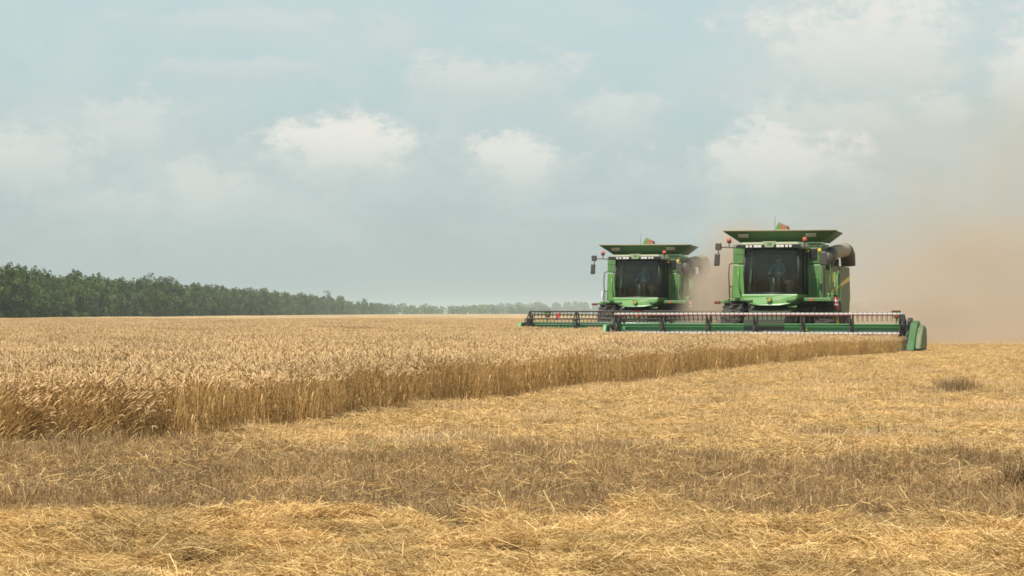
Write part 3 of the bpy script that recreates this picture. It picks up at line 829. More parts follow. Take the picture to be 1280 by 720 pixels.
def plant(x, y, h, kind, label=None):
    t, c = TREES[(kind, random.randrange(2))]
    o = empty('deciduous_tree', (x, y, 0), random.uniform(0, 6.28))
    s = h / 7.7; w = s * random.uniform(0.85, 1.15)
    o.scale = (w, w, s)
    link('trunk', t, o); link('crown', c, o)
    px = 640 + F * x / y
    tag(o, label or (LOOK[kind] + ' ' + where(px)), 'tree', 'trees of the windbreak beyond the wheat')
    return o
y = 236.0
while y < 1050:
    px = 640 - F * 69 / y
    k = random.choices(KINDS, (5, 3, 3, 2, 0.35))[0]
    plant(-69 + random.uniform(-1.6, 1.6), y, random.uniform(6.5, 8.1) * (1 if y < 800 else 0.85), k)
    y += random.uniform(2.9, 4.6) if y < 560 else random.uniform(6.5, 10)
y = 240.0
while y < 760:
    plant(-75 + random.uniform(-1.5, 1.5), y, random.uniform(7.0, 7.9), random.choices(KINDS[:4], (5, 3, 3, 2))[0]); y += random.uniform(4, 6) * (1 if y < 430 else 1.6)
def plant_px(px, h, k, label, dx=1.5):
    yy = 67.3 * F / (640 - px); plant(-67.3 + 0.0 * dx, yy, h, k, label)
plant_px(184, 8.1, 'bare', 'pale half-bare tree with open twigs in the nearer half of the windbreak')
plant_px(212, 8.6, 'round', 'rounded dark tree rising above its neighbours in the middle of the windbreak')
plant_px(408, 8.9, 'bare', 'thin leafless-topped tree standing out at the far end of the windbreak')
plant_px(456, 7.9, 'round', 'small round dark tree at the last dense part of the windbreak')
plant_px(6, 7.8, 'broad', 'tallest broad tree at the left edge of the photo behind the wheat')
def wood(name, label, x0, x1, y0, y1, n, h, mat, lw):
    cl_ = []
    for i in range(n):
        x = random.uniform(x0, x1); yy = y0 + (y1 - y0) * (x - x0) / (x1 - x0) + random.uniform(-20, 20)
        hh = h * random.uniform(0.72, 1.12); r = h * random.uniform(0.28, 0.42)
        cl_ += [((x, yy, hh - r), (r, r, r)), ((x + random.uniform(-r, r), yy - 2, (hh - r) * 0.5), (r * 1.2, r, hh * 0.42))]
    v, q, r = leaf_cloud(cl_, 5.5, lw)
    tag(link(name, np_mesh(name, v, [q], dict(rnd=('FLOAT', r)), [mat])), label, 'wood', kind='stuff')
wood('hazy_wood', 'pale hazy wood along the horizon right of the windbreak', -125, 30, 1150, 1560, 130, 7.0, M['leaf'], 0.8)
wood('distant_wood', 'faint blue distant wood on the horizon behind the harvesters', -20, 1000, 2450, 2600, 260, 14.5, M['leaf'], 1.6)

# ------------------------------------------------------------------ combine harvester
def wheel(root, name, x, y, r, w, rim_r):
    hw = w / 2
    t = MB().lathe_x([(-hw * .8, rim_r), (-hw, rim_r + .08), (-hw, r - .14), (-hw * .82, r - .03), (0, r - .01), (hw * .82, r - .03), (hw, r - .14), (hw, rim_r + .08), (hw * .8, rim_r)], x, y, r, 32)
    n = 22
    for i in range(n):
        for sgn in (-1, 1):
            a = 2 * math.pi * (i + (0.25 if sgn > 0 else -0.25)) / n
            a2 = a + 0.17
            def P(xx, an, rr): return (x + xx, y + rr * math.cos(an), r + rr * math.sin(an))
            x0, x1 = (0.02 * sgn, hw * 0.97 * sgn)
            t.hexa([P(x0, a2, r - .03), P(x0, a2 + .08, r - .03), P(x1, a + .08, r - .08), P(x1, a, r - .08)],
                   [P(x0, a2, r + .03), P(x0, a2 + .06, r + .03), P(x1, a + .06, r - .0), P(x1, a + .01, r - .0)])
    wh = t.build(name, M['rubber'], root)
    rm = MB().lathe_x([(-hw * .8, rim_r), (-hw * .3, rim_r * .92), (-hw * .2, rim_r * .4), (-hw * .35, rim_r * .35), (-hw * .35, 0.001)], x, y, r, 28)
    rm.lathe_x([(hw * .8, rim_r), (hw * .3, rim_r * .92), (hw * .2, rim_r * .4), (hw * .35, rim_r * .35), (hw * .35, 0.001)], x, y, r, 28)
    rm.build('rim', M['yellow'], wh, smooth=True)
    return wh

def make_combine(origin, yaw, hlen, hx, phase, nbats, strip, near, label):
    root = empty('combine_harvester', (origin[0], origin[1], 0), -yaw)
    tag(root, label, 'combine harvester', 'harvesters cutting the wheat')
    P = root
    G = M['green']
    # chassis and running gear
    MB().box(-1.15, 1.15, -.35, 5.2, .75, 1.45).box(-1.5, 1.5, -.2, .2, .6, 1.0).box(-1.25, 1.25, 3.8, 4.1, .45, .7).build('chassis', M['dark'], P, .03)
    for sx in (-1, 1):
        wheel(P, 'front_wheel', sx * 1.68, 0, 0.82, 0.74, 0.42)
        wheel(P, 'rear_wheel', sx * 1.40, 3.95, 0.58, 0.42, 0.30)
    # tank and body
    MB().box(-1.58, 1.30, .03, 2.1, 1.5, 3.70).build('grain_tank', G, P, .04)
    eng = MB().prism([(2.1, 1.2), (5.6, 1.2), (5.9, 1.8), (5.7, 2.75), (2.1, 2.92)], 'x', -1.4, 1.36).build('rear_body', M['green_dusty'], P, .05)
    MB().box(-.9, .7, 2.2, 4.4, 2.93, 3.2).build('engine_hood', M['green_dusty'], eng, .08)
    MB().box(-1.2, 1.2, 5.3, 6.3, .8, 1.7).build('straw_chopper', M['grey_dusty'], P, .05)
    # outer side panel facing the right of the picture, and its twin
    sp = MB().prism([(.05, 1.5), (1.2, 1.72), (2.6, 1.45), (3.2, 1.2), (4.7, 1.25), (4.85, 2.0), (4.75, 2.93), (.05, 2.95)], 'x', 1.42, 1.54).build('side_panel', M['green_dusty'], P, .02)
    MB().prism([(.35, 1.85), (.55, 1.85), (4.7, 2.42), (4.7, 2.60)], 'x', 1.541, 1.547).build('stripe', M['yellow'], sp)
    MB().prism([(1.5 + .17 * math.cos(a * .5236), 2.5 + .2 * math.sin(a * .5236)) for a in range(12)], 'x', 1.541, 1.548).build('round_badge', M['yellow'], sp)
    for yy in (1.0, 2.6): MB().box(1.541, 1.56, yy, yy + .06, 1.65, 2.9).build('panel_seam', M['dark'], sp)
    MB().prism([(.05, 1.5), (1.2, 1.72), (2.6, 1.45), (3.2, 1.2), (4.7, 1.25), (4.85, 2.0), (4.75, 2.93), (.05, 2.95)], 'x', -1.70, -1.60).build('side_panel', M['green_dusty'], P, .02)
    # front panels beside the cab
    lp = MB().hexa([(-1.80, -.14, 1.74), (-.91, -.20, 1.74), (-.91, -.20, 2.94), (-1.74, -.14, 2.94)], [(-1.84, .02, 1.74), (-.96, .02, 1.74), (-.96, .02, 2.94), (-1.78, .02, 2.94)]).build('corner_panel', M['green_bright'], P, .03)
    MB().tube([(-1.36, -.20, 2.85), (-1.3, -.21, 2.4), (-1.12, -.22, 1.85)], .035, 6).tube([(-1.55, -.17, 2.85), (-1.55, -.19, 2.3), (-1.45, -.19, 1.85)], .03, 6).build('crease', M['green_bright'], lp, smooth=True)
    MB().box(-1.75, -.96, -.16, .02, 2.97, 3.66).build('upper_panel', G, P, .03)
    rp = MB().box(.92, 1.50, -.16, .02, 1.74, 2.93).build('corner_panel', G, P, .03)
    up = MB().box(.92, 1.46, -.14, .02, 2.96, 3.70).build('upper_panel', G, P, .03)
    for (a0, a1, z0, z1) in ((-1.70, -1.0, 3.30, 3.315), (-1.38, -1.365, 2.98, 3.64)):
        MB().box(a0, a1, -.166, -.160, z0, z1).build('panel_seam', M['dark'], up)
    for (a0, a1, z0, z1) in ((1.03, 1.45, 3.04, 3.055), (1.36, 1.372, 2.98, 3.68)):
        MB().box(a0, a1, -.146, -.140, z0, z1).build('panel_seam', M['dark'], up)
    for xx in (1.45,):
        MB().box(xx, xx + .014, -.168, -.160, 1.80, 2.90).build('panel_seam', M['dark'], rp)
    MB().box(1.04, 1.30, -.20, -.14, 3.12, 3.50).build('vent', M['black'], up, .02)
    for xx in (.98, 1.40):
        MB().ball((xx, -.22, 3.42), .065, .05, .075).build('turn_lamp', M['yellow'], up, smooth=True)
    ld = MB()
    for sx in (1.06, 1.34): ld.tube([(sx, -.24, 1.70), (sx, -.24, 2.48)], .022, 6)
    for z in (1.8, 1.97, 2.14, 2.31, 2.46): ld.box(1.06, 1.34, -.265, -.215, z - .015, z + .015)
    ld.build('ladder', M['green_bright'], P)
    # cab
    cab = MB().box(-1.0, 1.0, -1.62, .0, 1.72, 1.86).box(-.98, .98, -.12, -.02, 1.86, 3.46).build('cab', M['cab_trim'], P, .02)
    cab.scale = (0.94, 1.0, 1.0)
    post = MB()
    for sx in (-1, 1):
        post.tube([(sx * .99, -1.66, 1.86), (sx * 1.02, -1.70, 2.6), (sx * .99, -1.60, 3.46)], .045, 7)
        post.tube([(sx * 1.02, -.75, 1.86), (sx * 1.04, -.78, 2.6), (sx * 1.02, -.75, 3.46)], .04, 6)
        post.tube([(sx * 1.0, -.14, 1.86), (sx * 1.0, -.14, 3.46)], .05, 6)
    post.tube([(-.99, -1.66, 1.89), (0, -1.80, 1.88), (.99, -1.66, 1.89)], .045, 6)
    post.tube([(-.99, -1.60, 3.45), (0, -1.72, 3.45), (.99, -1.60, 3.45)], .04, 6)
    post.build('pillar', M['black'], cab, smooth=True)
    # curved windscreen
    def screen(th):
        v = []; n, m = 14, 8
        for layer in (0, 1):
            for j in range(m + 1):
                for i in range(n + 1):
                    s = -1 + 2 * i / n; t = j / m
                    v.append((s * (.97 + .03 * math.sin(math.pi * t)), -1.66 - .13 * (1 - s * s) - .05 * math.sin(math.pi * t) + .06 * t + th * layer, 1.90 + 1.53 * t))
        f = []; o = (n + 1) * (m + 1)
        for j in range(m):
            for i in range(n):
                a = j * (n + 1) + i
                f.append((a, a + 1, a + n + 2, a + n + 1)); f.append((o + a + n + 1, o + a + n + 2, o + a + 1, o + a))
        return MB().add(v, f)
    screen(.012).build('windscreen', M['glass'], cab, smooth=True)
    for sx in (-1, 1):
        MB().box(sx * 1.0 - .006, sx * 1.0 + .006, -1.60, -.79, 1.90, 3.42).box(sx * 1.0 - .006, sx * 1.0 + .006, -.71, -.19, 1.90, 3.42).build('side_window', M['glass'], cab)
    MB().tube([(.1, -1.84, 1.95), (.06, -1.86, 2.5)], .012, 5).build('wiper', M['black'], cab)
    # inside the cab
    st_ = MB().box(-.26, .26, -.95, -.45, 2.18, 2.34).box(-.24, .24, -.52, -.36, 2.34, 3.0).box(-.13, .13, -.5, -.38, 3.0, 3.2).build('seat', M['seat_cloth'], cab, .05)
    MB().box(-.16, .16, -.85, -.5, 1.86, 2.18).build('seat_base', M['black'], cab, .02)
    MB().tube([(0, -1.48, 1.86), (0, -1.32, 2.42)], [.09, .045], 8).build('steering_column', M['wheel_grey'], cab, smooth=True)
    sw = MB(); ring = [(.2 * math.cos(a), -1.30 + .07 * math.sin(a), 2.46 + .18 * math.sin(a)) for a in [i * math.pi / 10 for i in range(21)]]
    sw.tube(ring, .016, 6, False).tube([(-.19, -1.3, 2.46), (.19, -1.3, 2.46)], .012, 5)
    sw.build('steering_wheel', M['black'], cab, smooth=True)
    MB().box(.38, .62, -1.15, -.45, 2.2, 2.36).box(.44, .58, -1.1, -.5, 1.86, 2.2).build('armrest_console', M['seat_cloth'], cab, .03)
    MB().box(.66, .92, -1.42, -1.38, 2.35, 2.60).build('monitor', M['black'], cab, .02)
    MB().hexa([(-.93, -1.45, 1.95), (-.87, -1.45, 1.95), (-.82, -1.2, 3.3), (-.9, -1.2, 3.3)], [(-.93, -1.40, 1.95), (-.87, -1.40, 1.95), (-.82, -1.15, 3.3), (-.9, -1.15, 3.3)]).build('screen_edge_strip', M['wheel_grey'], cab)  # slanted pale green strip along the left inner edge of the windscreen
    # roof with its lamp band
    rf = MB().hexa([(-1.26, -1.86, 3.47), (1.16, -1.86, 3.47), (1.16, -.0, 3.47), (-1.26, .0, 3.47)], [(-1.12, -1.80, 3.68), (1.02, -1.80, 3.68), (1.0, -.02, 3.72), (-1.1, -.02, 3.72)]).build('roof', M['roof'], cab, .05)
    lb = MB().hexa([(-1.22, -1.92, 3.47), (1.10, -1.92, 3.47), (1.05, -1.92, 3.60), (-1.17, -1.92, 3.60)], [(-1.22, -1.82, 3.47), (1.10, -1.82, 3.47), (1.05, -1.80, 3.60), (-1.17, -1.80, 3.60)]).build('lamp_band', M['black'], P, .01)
    for xx in (-.80, -.67, -.50, -.36, .30, .44, .60, .73):
        wv = .045 if abs(xx + .03) > .62 else .065
        MB().box(xx - wv, xx + wv, -1.945, -1.922, 3.49, 3.57).build('work_lamp', M['lens'], lb, .008)
    MB().prism([(-.26, 3.70), (-.15, 3.49), (.13, 3.49), (.24, 3.70)], 'y', -1.96, -1.922).build('roof_badge', M['roof'], lb, .01)
    MB().box(-.08, .08, -1.965, -1.961, 3.56, 3.64).build('emblem', M['green'], lb)
    # bright nose under the windscreen
    ns = MB()
    prof = [(-1.02, 1.86), (-1.0, 1.70), (-.72, 1.52), (-.35, 1.47), (.35, 1.47), (.72, 1.52), (.95, 1.70), (.98, 1.86)]
    front = [(x, -1.90 - .12 * (1 - min(1, x * x)), z) for x, z in prof]; mid = [(x, -1.74 - .13 * (1 - min(1, x * x)), z + (.0 if z > 1.8 else 0)) for x, z in prof]; back = [(x, -.3, z) for x, z in prof]
    n = len(prof)
    ns.add(front + back, [tuple(range(n)), tuple(range(2 * n - 1, n - 1, -1))] + [(i, (i + 1) % n, n + (i + 1) % n, n + i) for i in range(n)])
    ns_o = ns.build('nose', M['green_bright'], P, .03)
    em = MB().prism([(-.10, 1.74), (-.085, 1.60), (0, 1.57), (.085, 1.60), (.10, 1.74)], 'y', -2.05, -2.02).build('emblem', M['green_cover'], ns_o, .005)
    MB().prism([(-.075, 1.66), (-.02, 1.69), (.045, 1.725), (.07, 1.70), (.03, 1.675), (.05, 1.61), (.0, 1.655), (-.05, 1.615)], 'y', -2.056, -2.051).build('leaping_mark', M['yellow'], em)
    for sx in (-1, 1):
        MB().box(sx * .72 - .12, sx * .72 + .12, -2.0, -1.90, 1.60, 1.68).build('front_lamp', M['green_cover'], ns_o, .02)
    MB().box(.62, .92, -1.85, -1.75, 1.40, 1.46).build('step_plate', M['green_bright'], P, .01)
    # platform, rails
    pl = MB().box(1.02, 2.02, -1.3, .6, 1.62, 1.74).build('platform', G, P, .015)
    MB().box(1.28, 1.40, -1.34, -1.30, 1.63, 1.71).build('reflector', M['orange'], pl)
    rl = MB()
    rl.tube([(1.98, -1.25, 1.74), (1.98, -1.25, 2.75), (1.95, -1.2, 2.9)], .03, 6)
    rl.tube([(1.98, .0, 1.2), (1.98, .0, 2.55), (1.98, .25, 2.7), (1.98, .55, 2.5), (1.98, .6, 1.5), (1.98, .9, .6)], .025, 6)
    rl.tube([(2.0, -.55, .7), (2.0, -.5, 2.65)], .03, 6)
    rl.build('handrail', M['green_bright'], P, smooth=True)
    MB().box(1.72, 2.0, -.48, -.36, .62, 1.9).build('step_support', G, P, .02)
    pl2 = MB().box(-1.80, -1.0, -.45, .1, 1.63, 1.73).hexa([(-2.18, -.6, 1.55), (-1.8, -.6, 1.60), (-1.8, -.45, 1.60), (-2.18, -.45, 1.55)], [(-2.18, -.6, 1.62), (-1.8, -.6, 1.72), (-1.8, -.45, 1.72), (-2.18, -.45, 1.62)]).build('platform', G, P, .015)
    MB().box(-2.32, -2.10, -.66, -.58, 1.53, 1.64).build('marker_lamp', M['dull_red'], pl2, .02)
    MB().tube([(-1.82, -.35, 1.73), (-1.86, -.35, 2.6), (-1.84, -.3, 2.95), (-1.76, -.17, 3.0)], .022, 6).tube([(-1.84, -.35, 2.15), (-1.78, -.15, 2.15)], .02, 6).tube([(-1.06, -.5, 2.0), (-1.1, -.5, 2.3), (-1.1, -.5, 2.9)], .02, 6).build('handrail', M['dark'], P, smooth=True)
    if not near:
        MB().box(-1.80, -1.62, -.95, -.90, 1.76, 2.12).build('white_plate', M['white_clean'], P, .02)
    # fire extinguisher on the rail
    fx_ = MB().tube([(2.06, -.62, 1.36), (2.06, -.62, 1.40), (2.06, -.62, 1.72), (2.06, -.62, 1.78)], [.06, .085, .085, .04], 12).build('fire_extinguisher', M['red'], P, smooth=True)
    fx_['label'] = 'red fire extinguisher with white labels'
    MB().tube([(2.06, -.62, 1.47), (2.06, -.62, 1.54)], .088, 12, False).tube([(2.06, -.62, 1.60), (2.06, -.62, 1.68)], .088, 12, False).build('paper_label', M['white_clean'], fx_, smooth=True)
    MB().box(2.02, 2.10, -.65, -.59, 1.78, 1.84).build('valve', M['black'], fx_)
    # mirrors and beacons
    mr = MB().tube([(-1.2, -1.75, 3.50), (-1.6, -1.8, 3.52), (-1.8, -1.82, 3.52)], .028, 6).build('mirror_arm', M['black'], P)
    MB().box(-1.95, -1.75, -1.92, -1.78, 3.42, 3.66).box(-1.87, -1.83, -1.86, -1.82, 3.2, 3.45).build('mirror_box', M['dark'], mr, .02)
    MB().hexa([(-2.01, -1.92, 2.86), (-1.80, -1.92, 2.86), (-1.78, -1.92, 3.30), (-1.98, -1.92, 3.30)], [(-2.00, -1.82, 2.86), (-1.81, -1.82, 2.86), (-1.79, -1.82, 3.30), (-1.97, -1.82, 3.30)]).build('mirror', M['dark'], mr, .04)
    mr2 = MB().tube([(1.1, -1.7, 3.50), (1.5, -1.6, 3.52), (1.75, -1.55, 3.50)], .028, 6).build('mirror_arm', M['black'], P)
    MB().box(1.68, 1.92, -1.6, -1.5, 2.86, 3.34).build('mirror', M['dark'], mr2, .04)
    for xx, yy, zz in ((-1.50, -1.7, 3.60), (1.14, -1.5, 3.60)):
        bc = MB().tube([(xx, yy, zz - .1), (xx, yy, zz + .10)], .018, 6).tube([(xx, yy, zz + .06), (xx, yy, zz + .10)], .07, 10).build('beacon_stalk', M['black'], P)
        MB().tube([(xx, yy, zz + .10), (xx, yy, zz + .2), (xx, yy, zz + .25)], [.085, .08, .04], 12).build('beacon', M['orange'], bc, smooth=True)
    MB().tube([(.05, -1.3, 3.7), (.05, -1.3, 4.6)], .006, 5).build('aerial', M['black'], P)
    # opened tank covers
    b0, b1 = (-1.50, 1.42), (-2.02, 2.06)
    def flap(q, nrm):
        n_ = Vector(nrm).normalized() * .035
        return MB().hexa(q, [tuple(Vector(p) + n_) for p in q])
    ff = flap([(b0[0], .02, 3.72), (b0[1], .02, 3.72), (b1[1], -.52, 4.12), (b1[0], -.52, 4.15)], (0, .6, .8)).build('tank_cover', M['green_cover'], P, .008)
    MB().tube([(b1[0] - .01, -.53, 4.155), (b1[1] + .01, -.53, 4.125)], .03, 6).build('rim_bar', M['grey_dusty'], ff)
    for xx in (-1.32, 1.12):
        MB().hexa([(xx - .18, -.40, 3.90), (xx + .18, -.40, 3.90), (xx + .21, -.52, 4.02), (xx - .16, -.52, 4.02)], [(xx - .18, -.30, 3.90), (xx + .18, -.30, 3.90), (xx + .21, -.40, 4.02), (xx - .16, -.40, 4.02)]).build('cover_lamp_pad', M['beige'], ff, .01)  # pale work light pads on the front flap
    flap([(b0[1], .06, 3.72), (b0[1], 1.5, 3.72), (b1[1] - .15, 1.5, 4.08), (b1[1] - .02, -.46, 4.10)], (-.7, 0, .7)).build('tank_cover', M['green_cover'], P, .008)
    flap([(b0[0], .06, 3.72), (b1[0], -.46, 4.12), (b1[0], 2.3, 4.12), (b0[0], 2.05, 3.72)], (.7, 0, .7)).build('tank_cover', M['green_cover'], P, .008)
    flap([(b0[0], 2.08, 3.72), (b1[0], 2.3, 4.10), (b1[1] - .45, 2.3, 4.10), (b0[1] - .3, 2.08, 3.72)], (0, -.6, .8)).build('tank_cover', M['green_cover'], P, .008)
    ch = MB().hexa([(-.62, .9, 3.9), (-.28, .9, 3.9), (-.02, .9, 4.28), (-.32, .9, 4.50)], [(-.62, 1.3, 3.9), (-.28, 1.3, 3.9), (-.02, 1.3, 4.28), (-.32, 1.3, 4.50)]).build('fill_spout', M['green_bright'], P, .015)
    MB().hexa([(-.30, .88, 4.46), (-.26, .88, 4.16), (.06, .88, 4.10), (-.02, .88, 4.36)], [(-.30, 1.28, 4.46), (-.26, 1.28, 4.16), (.06, 1.28, 4.10), (-.02, 1.28, 4.36)]).build('spout_lip', M['brown'], ch, .01)
    # unloading tube folded back along the side
    au = MB().tube([(1.66, .42, 3.30), (1.68, 1.0, 3.38), (1.72, 2.0, 3.47), (1.76, 2.7, 3.52)], .25, 16).build('unloading_tube', M['grey_dusty'], P, smooth=False)
    MB().tube([(1.55, .5, 2.90), (1.60, .32, 3.02), (1.64, .26, 3.20), (1.66, .5, 3.31)], [.20, .23, .26, .27], 14).build('elbow', M['dark'], au, smooth=True)
    MB().tube([(1.755, 2.6, 3.52), (1.77, 2.9, 3.48), (1.78, 3.1, 3.32), (1.79, 3.15, 2.95)], [.26, .27, .28, .27], 14).build('spout_boot', M['dark'], au, smooth=True)
    MB().box(1.3, 1.75, 1.5, 1.62, 2.9, 3.16).build('tube_cradle', M['dark'], au, .02)
    # feeder house
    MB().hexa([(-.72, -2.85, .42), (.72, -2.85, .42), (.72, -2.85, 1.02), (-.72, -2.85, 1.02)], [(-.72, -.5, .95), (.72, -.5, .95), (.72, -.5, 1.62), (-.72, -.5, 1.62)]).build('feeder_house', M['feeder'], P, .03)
    # ---------------- header
    x0, x1 = hx - hlen / 2, hx + hlen / 2
    rx0, rx1 = x0 + .48, x1 - .62
    hd = MB().prism([(-2.72, .30), (-2.78, .92), (-2.84, .92), (-2.86, .36), (-3.70, .16), (-3.70, .12), (-2.72, .2)], 'x', x0 + .12, x1 - .2)
    hd.box(x0 + .12, x1 - .2, -2.84, -2.68, .90, .97)
    HD = hd.build('header', M['green_header'], P, .01)
    HD['label'] = 'wide grain header with turning reel'
    MB().tube([(x0 + .3, -3.05, .48), (x1 - .35, -3.05, .48)], .25, 16).build('header_auger', M['steel'], HD, smooth=True)
    MB().box(x0 + .15, x1 - .25, -2.90, -2.85, .60, .66).box(x0 + .15, x1 - .25, -3.74, -3.60, .13, .18).build('cutter_bar', M['steel'], HD)
    AX = Vector((0, -3.55, .95)); RR = .46
    for k in range(nbats):
        a = phase + 2 * math.pi * k / nbats
        by_, bz_ = AX.y - RR * math.cos(a), AX.z + RR * math.sin(a)
        b = MB().tube([(rx0, by_, bz_), (rx1, by_, bz_)], .027, 6)
        nt = int((rx1 - rx0) / .16)
        for i in range(nt):
            tx = rx0 + .08 + i * (rx1 - rx0 - .16) / (nt - 1)
            b.hexa([(tx - .011, by_ - .011, bz_), (tx + .011, by_ - .011, bz_), (tx + .011, by_ + .011, bz_), (tx - .011, by_ + .011, bz_)],
                   [(tx - .007, by_ + .055, bz_ - .22), (tx + .007, by_ + .055, bz_ - .22), (tx + .007, by_ + .069, bz_ - .22), (tx - .007, by_ + .069, bz_ - .22)])
            if near: b.box(tx - .008, tx + .008, by_ - .05, by_ - .03, bz_ + .0, bz_ + .085)
        bat = b.build('reel_bat', M['dark'], HD)
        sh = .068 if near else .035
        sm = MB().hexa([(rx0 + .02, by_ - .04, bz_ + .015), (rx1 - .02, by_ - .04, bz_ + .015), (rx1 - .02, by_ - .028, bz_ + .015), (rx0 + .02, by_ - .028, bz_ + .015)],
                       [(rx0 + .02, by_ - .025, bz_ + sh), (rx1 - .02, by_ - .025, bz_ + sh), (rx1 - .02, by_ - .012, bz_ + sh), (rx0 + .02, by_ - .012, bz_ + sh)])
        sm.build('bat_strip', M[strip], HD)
        if near: MB().box(rx0 + .02, rx1 - .02, by_ - .045, by_ - .03, bz_ - .03, bz_ + .012).build('bat_backing', M['dull_red'], HD)
    MB().tube([(rx0 - .1, AX.y, AX.z - .03), (rx1 + .1, AX.y, AX.z - .03)], .035, 10).build('reel_shaft', M['green_header' if near else 'steel'], HD, smooth=True)
    ns_ = 7 if near else 5
    for k in range(ns_):
        sx = rx0 + .02 + k * (rx1 - rx0 - .04) / (ns_ - 1)
        sp_ = MB()
        for j in range(nbats):
            a = phase + 2 * math.pi * j / nbats; a2 = a + 2 * math.pi / nbats
            p0 = (sx, AX.y, AX.z); p1 = (sx, AX.y - RR * math.cos(a), AX.z + RR * math.sin(a)); p2 = (sx, AX.y - RR * math.cos(a2), AX.z + RR * math.sin(a2))
            sp_.tube([p0, p1], .034, 5).tube([p1, p2], .026, 5)
        sp_.build('reel_spider', M['dark'], HD)
    for sx, sg in ((x0 + .34, -1), (x1 - .60, 1)):
        ra = MB().tube([(sx, -2.75, .95), (sx, -3.0, 1.12), (sx, -3.55, .98)], .055, 7).tube([(sx, -3.5, .95), (sx, -3.62, .30)], .06, 7)
        ra.tube([(sx - .05, -3.55, .95), (sx + .05, -3.55, .95)], .17, 12)
        ring = [(sx, -3.2 + .26 * math.cos(i * math.pi / 8), 1.02 + .26 * math.sin(i * math.pi / 8)) for i in range(17)]
        ra.tube(ring, .03, 6, False)
        ra.build('reel_arm', M['dark'], HD, smooth=False)
        MB().tube([(sx + sg * .1, -2.8, .72), (sx + sg * .1, -3.2, .98)], .035, 7).tube([(sx + sg * .05, -2.9, .5), (sx + sg * .05, -3.4, .85)], .03, 7).build('hydraulic_ram', M['steel'], HD, smooth=True)
    # crop dividers
    if near:
        DVM = M['green_cover']
        dv = MB().prism([(-4.35, .12), (-4.2, .05), (-2.75, .05), (-2.62, .45), (-2.75, .95), (-3.05, 1.08), (-3.45, 1.0), (-3.75, .70), (-4.1, .40)], 'x', x1 - .34, x1 - .10).build('crop_divider', DVM, HD, .02)
        MB().prism([(-4.15, .15), (-2.80, .08), (-2.68, .45), (-2.82, .86), (-3.2, .94), (-3.55, .84), (-4.0, .42)], 'x', x1 - .097, x1 + .10).build('end_shield', M['green_dusty'], HD, .05)
        MB().lathe_x([(-.06, .10), (-.07, .17), (0, .19), (.07, .17), (.06, .10)], x1 - .42, -2.95, 1.0, 18).build('drive_wheel', M['dark'], HD, smooth=True)
        MB().lathe_x([(-.03, .05), (-.04, .12), (0, .14), (.04, .12), (.03, .05)], x1 - .40, -3.55, .62, 14).build('belt_pulley', M['dark'], HD, smooth=True)
        MB().tube([(x1 - .36, -3.0, 1.12), (x1 - .42, -3.4, .98), (x1 - .44, -3.7, .60), (x1 - .40, -3.85, .25)], .028, 6).build('hose', M['black'], HD, smooth=True)
        MB().hexa([(x1 - .50, -3.95, .06), (x1 - .36, -3.95, .06), (x1 - .36, -3.3, .06), (x1 - .50, -3.3, .06)], [(x1 - .46, -3.9, .50), (x1 - .38, -3.9, .50), (x1 - .38, -3.3, .92), (x1 - .46, -3.3, .92)]).build('end_plate', M['dark'], HD, .01)
    else:
        MB().prism([(-4.2, .12), (-4.0, .05), (-2.75, .05), (-2.7, .6), (-3.2, .8), (-3.55, .7)], 'x', x1 - .34, x1 + .02).build('crop_divider', M['green_header'], HD, .04)
    MB().prism([(-3.75, .25), (-3.6, .12), (-3.1, .3), (-3.05, .90), (-3.2, .95), (-3.6, .93), (-3.75, .6)], 'x', x0 - .02, x0 + .13).build('crop_divider', M['green_header'], HD, .03)
    MB().prism([(-4.1, .14), (-3.2, .2), (-3.0, .6), (-3.3, .9), (-3.6, .5)], 'x', x0 + .16, x0 + .28).build('end_plate', M['dark'], HD, .02)
    for mx_ in (x0 + 1.0, x1 - .92):
        mk = MB().hexa([(mx_ - .10, -2.78, 1.16), (mx_ + .10, -2.78, 1.16), (mx_ + .10, -2.66, 1.16), (mx_ - .10, -2.66, 1.16)], [(mx_ - .14, -2.78, 1.38), (mx_ + .14, -2.78, 1.38), (mx_ + .14, -2.66, 1.38), (mx_ - .14, -2.66, 1.38)]).tube([(mx_, -2.72, .95), (mx_, -2.72, 1.17)], .03, 6).build('marker_bracket', M['green'], HD, .01)
        MB().box(mx_ - .15, mx_ + .15, -2.80, -2.64, 1.381, 1.42).build('marker_cap', M['dull_red'], HD)
        MB().ball((mx_ + .01, -2.80, 1.22), .06, .03, .06).build('marker_lamp', M['orange'], HD, smooth=True)
    if near:
        MB().box(hx + 1.32, hx + 1.58, -2.865, -2.858, .74, .84).build('sticker', M['lime'], HD)
    else:
        MB().hexa([(x0 + 1.55, -3.4, 1.05), (x0 + 1.65, -3.4, 1.05), (x0 + 1.8, -3.4, 1.35), (x0 + 1.7, -3.4, 1.35)], [(x0 + 1.55, -3.37, 1.05), (x0 + 1.65, -3.37, 1.05), (x0 + 1.8, -3.37, 1.35), (x0 + 1.7, -3.37, 1.35)]).build('red_tag', M['red'], HD)
    # hoses and pipes at the front
    MB().tube([(-.85, -1.0, 1.5), (-.9, -1.6, 1.35), (-1.0, -2.3, 1.15), (-1.0, -2.75, .95)], .03, 6).build('hose', M['black'], P, smooth=True)
    MB().tube([(.85, -1.0, 1.45), (.95, -1.6, 1.25), (1.0, -2.3, 1.2), (1.1, -2.75, .9)], .03, 6).build('hose', M['black'], P, smooth=True)
    # the whole cutting head rides low in the crop
    HD.location.z = -0.13
    return root

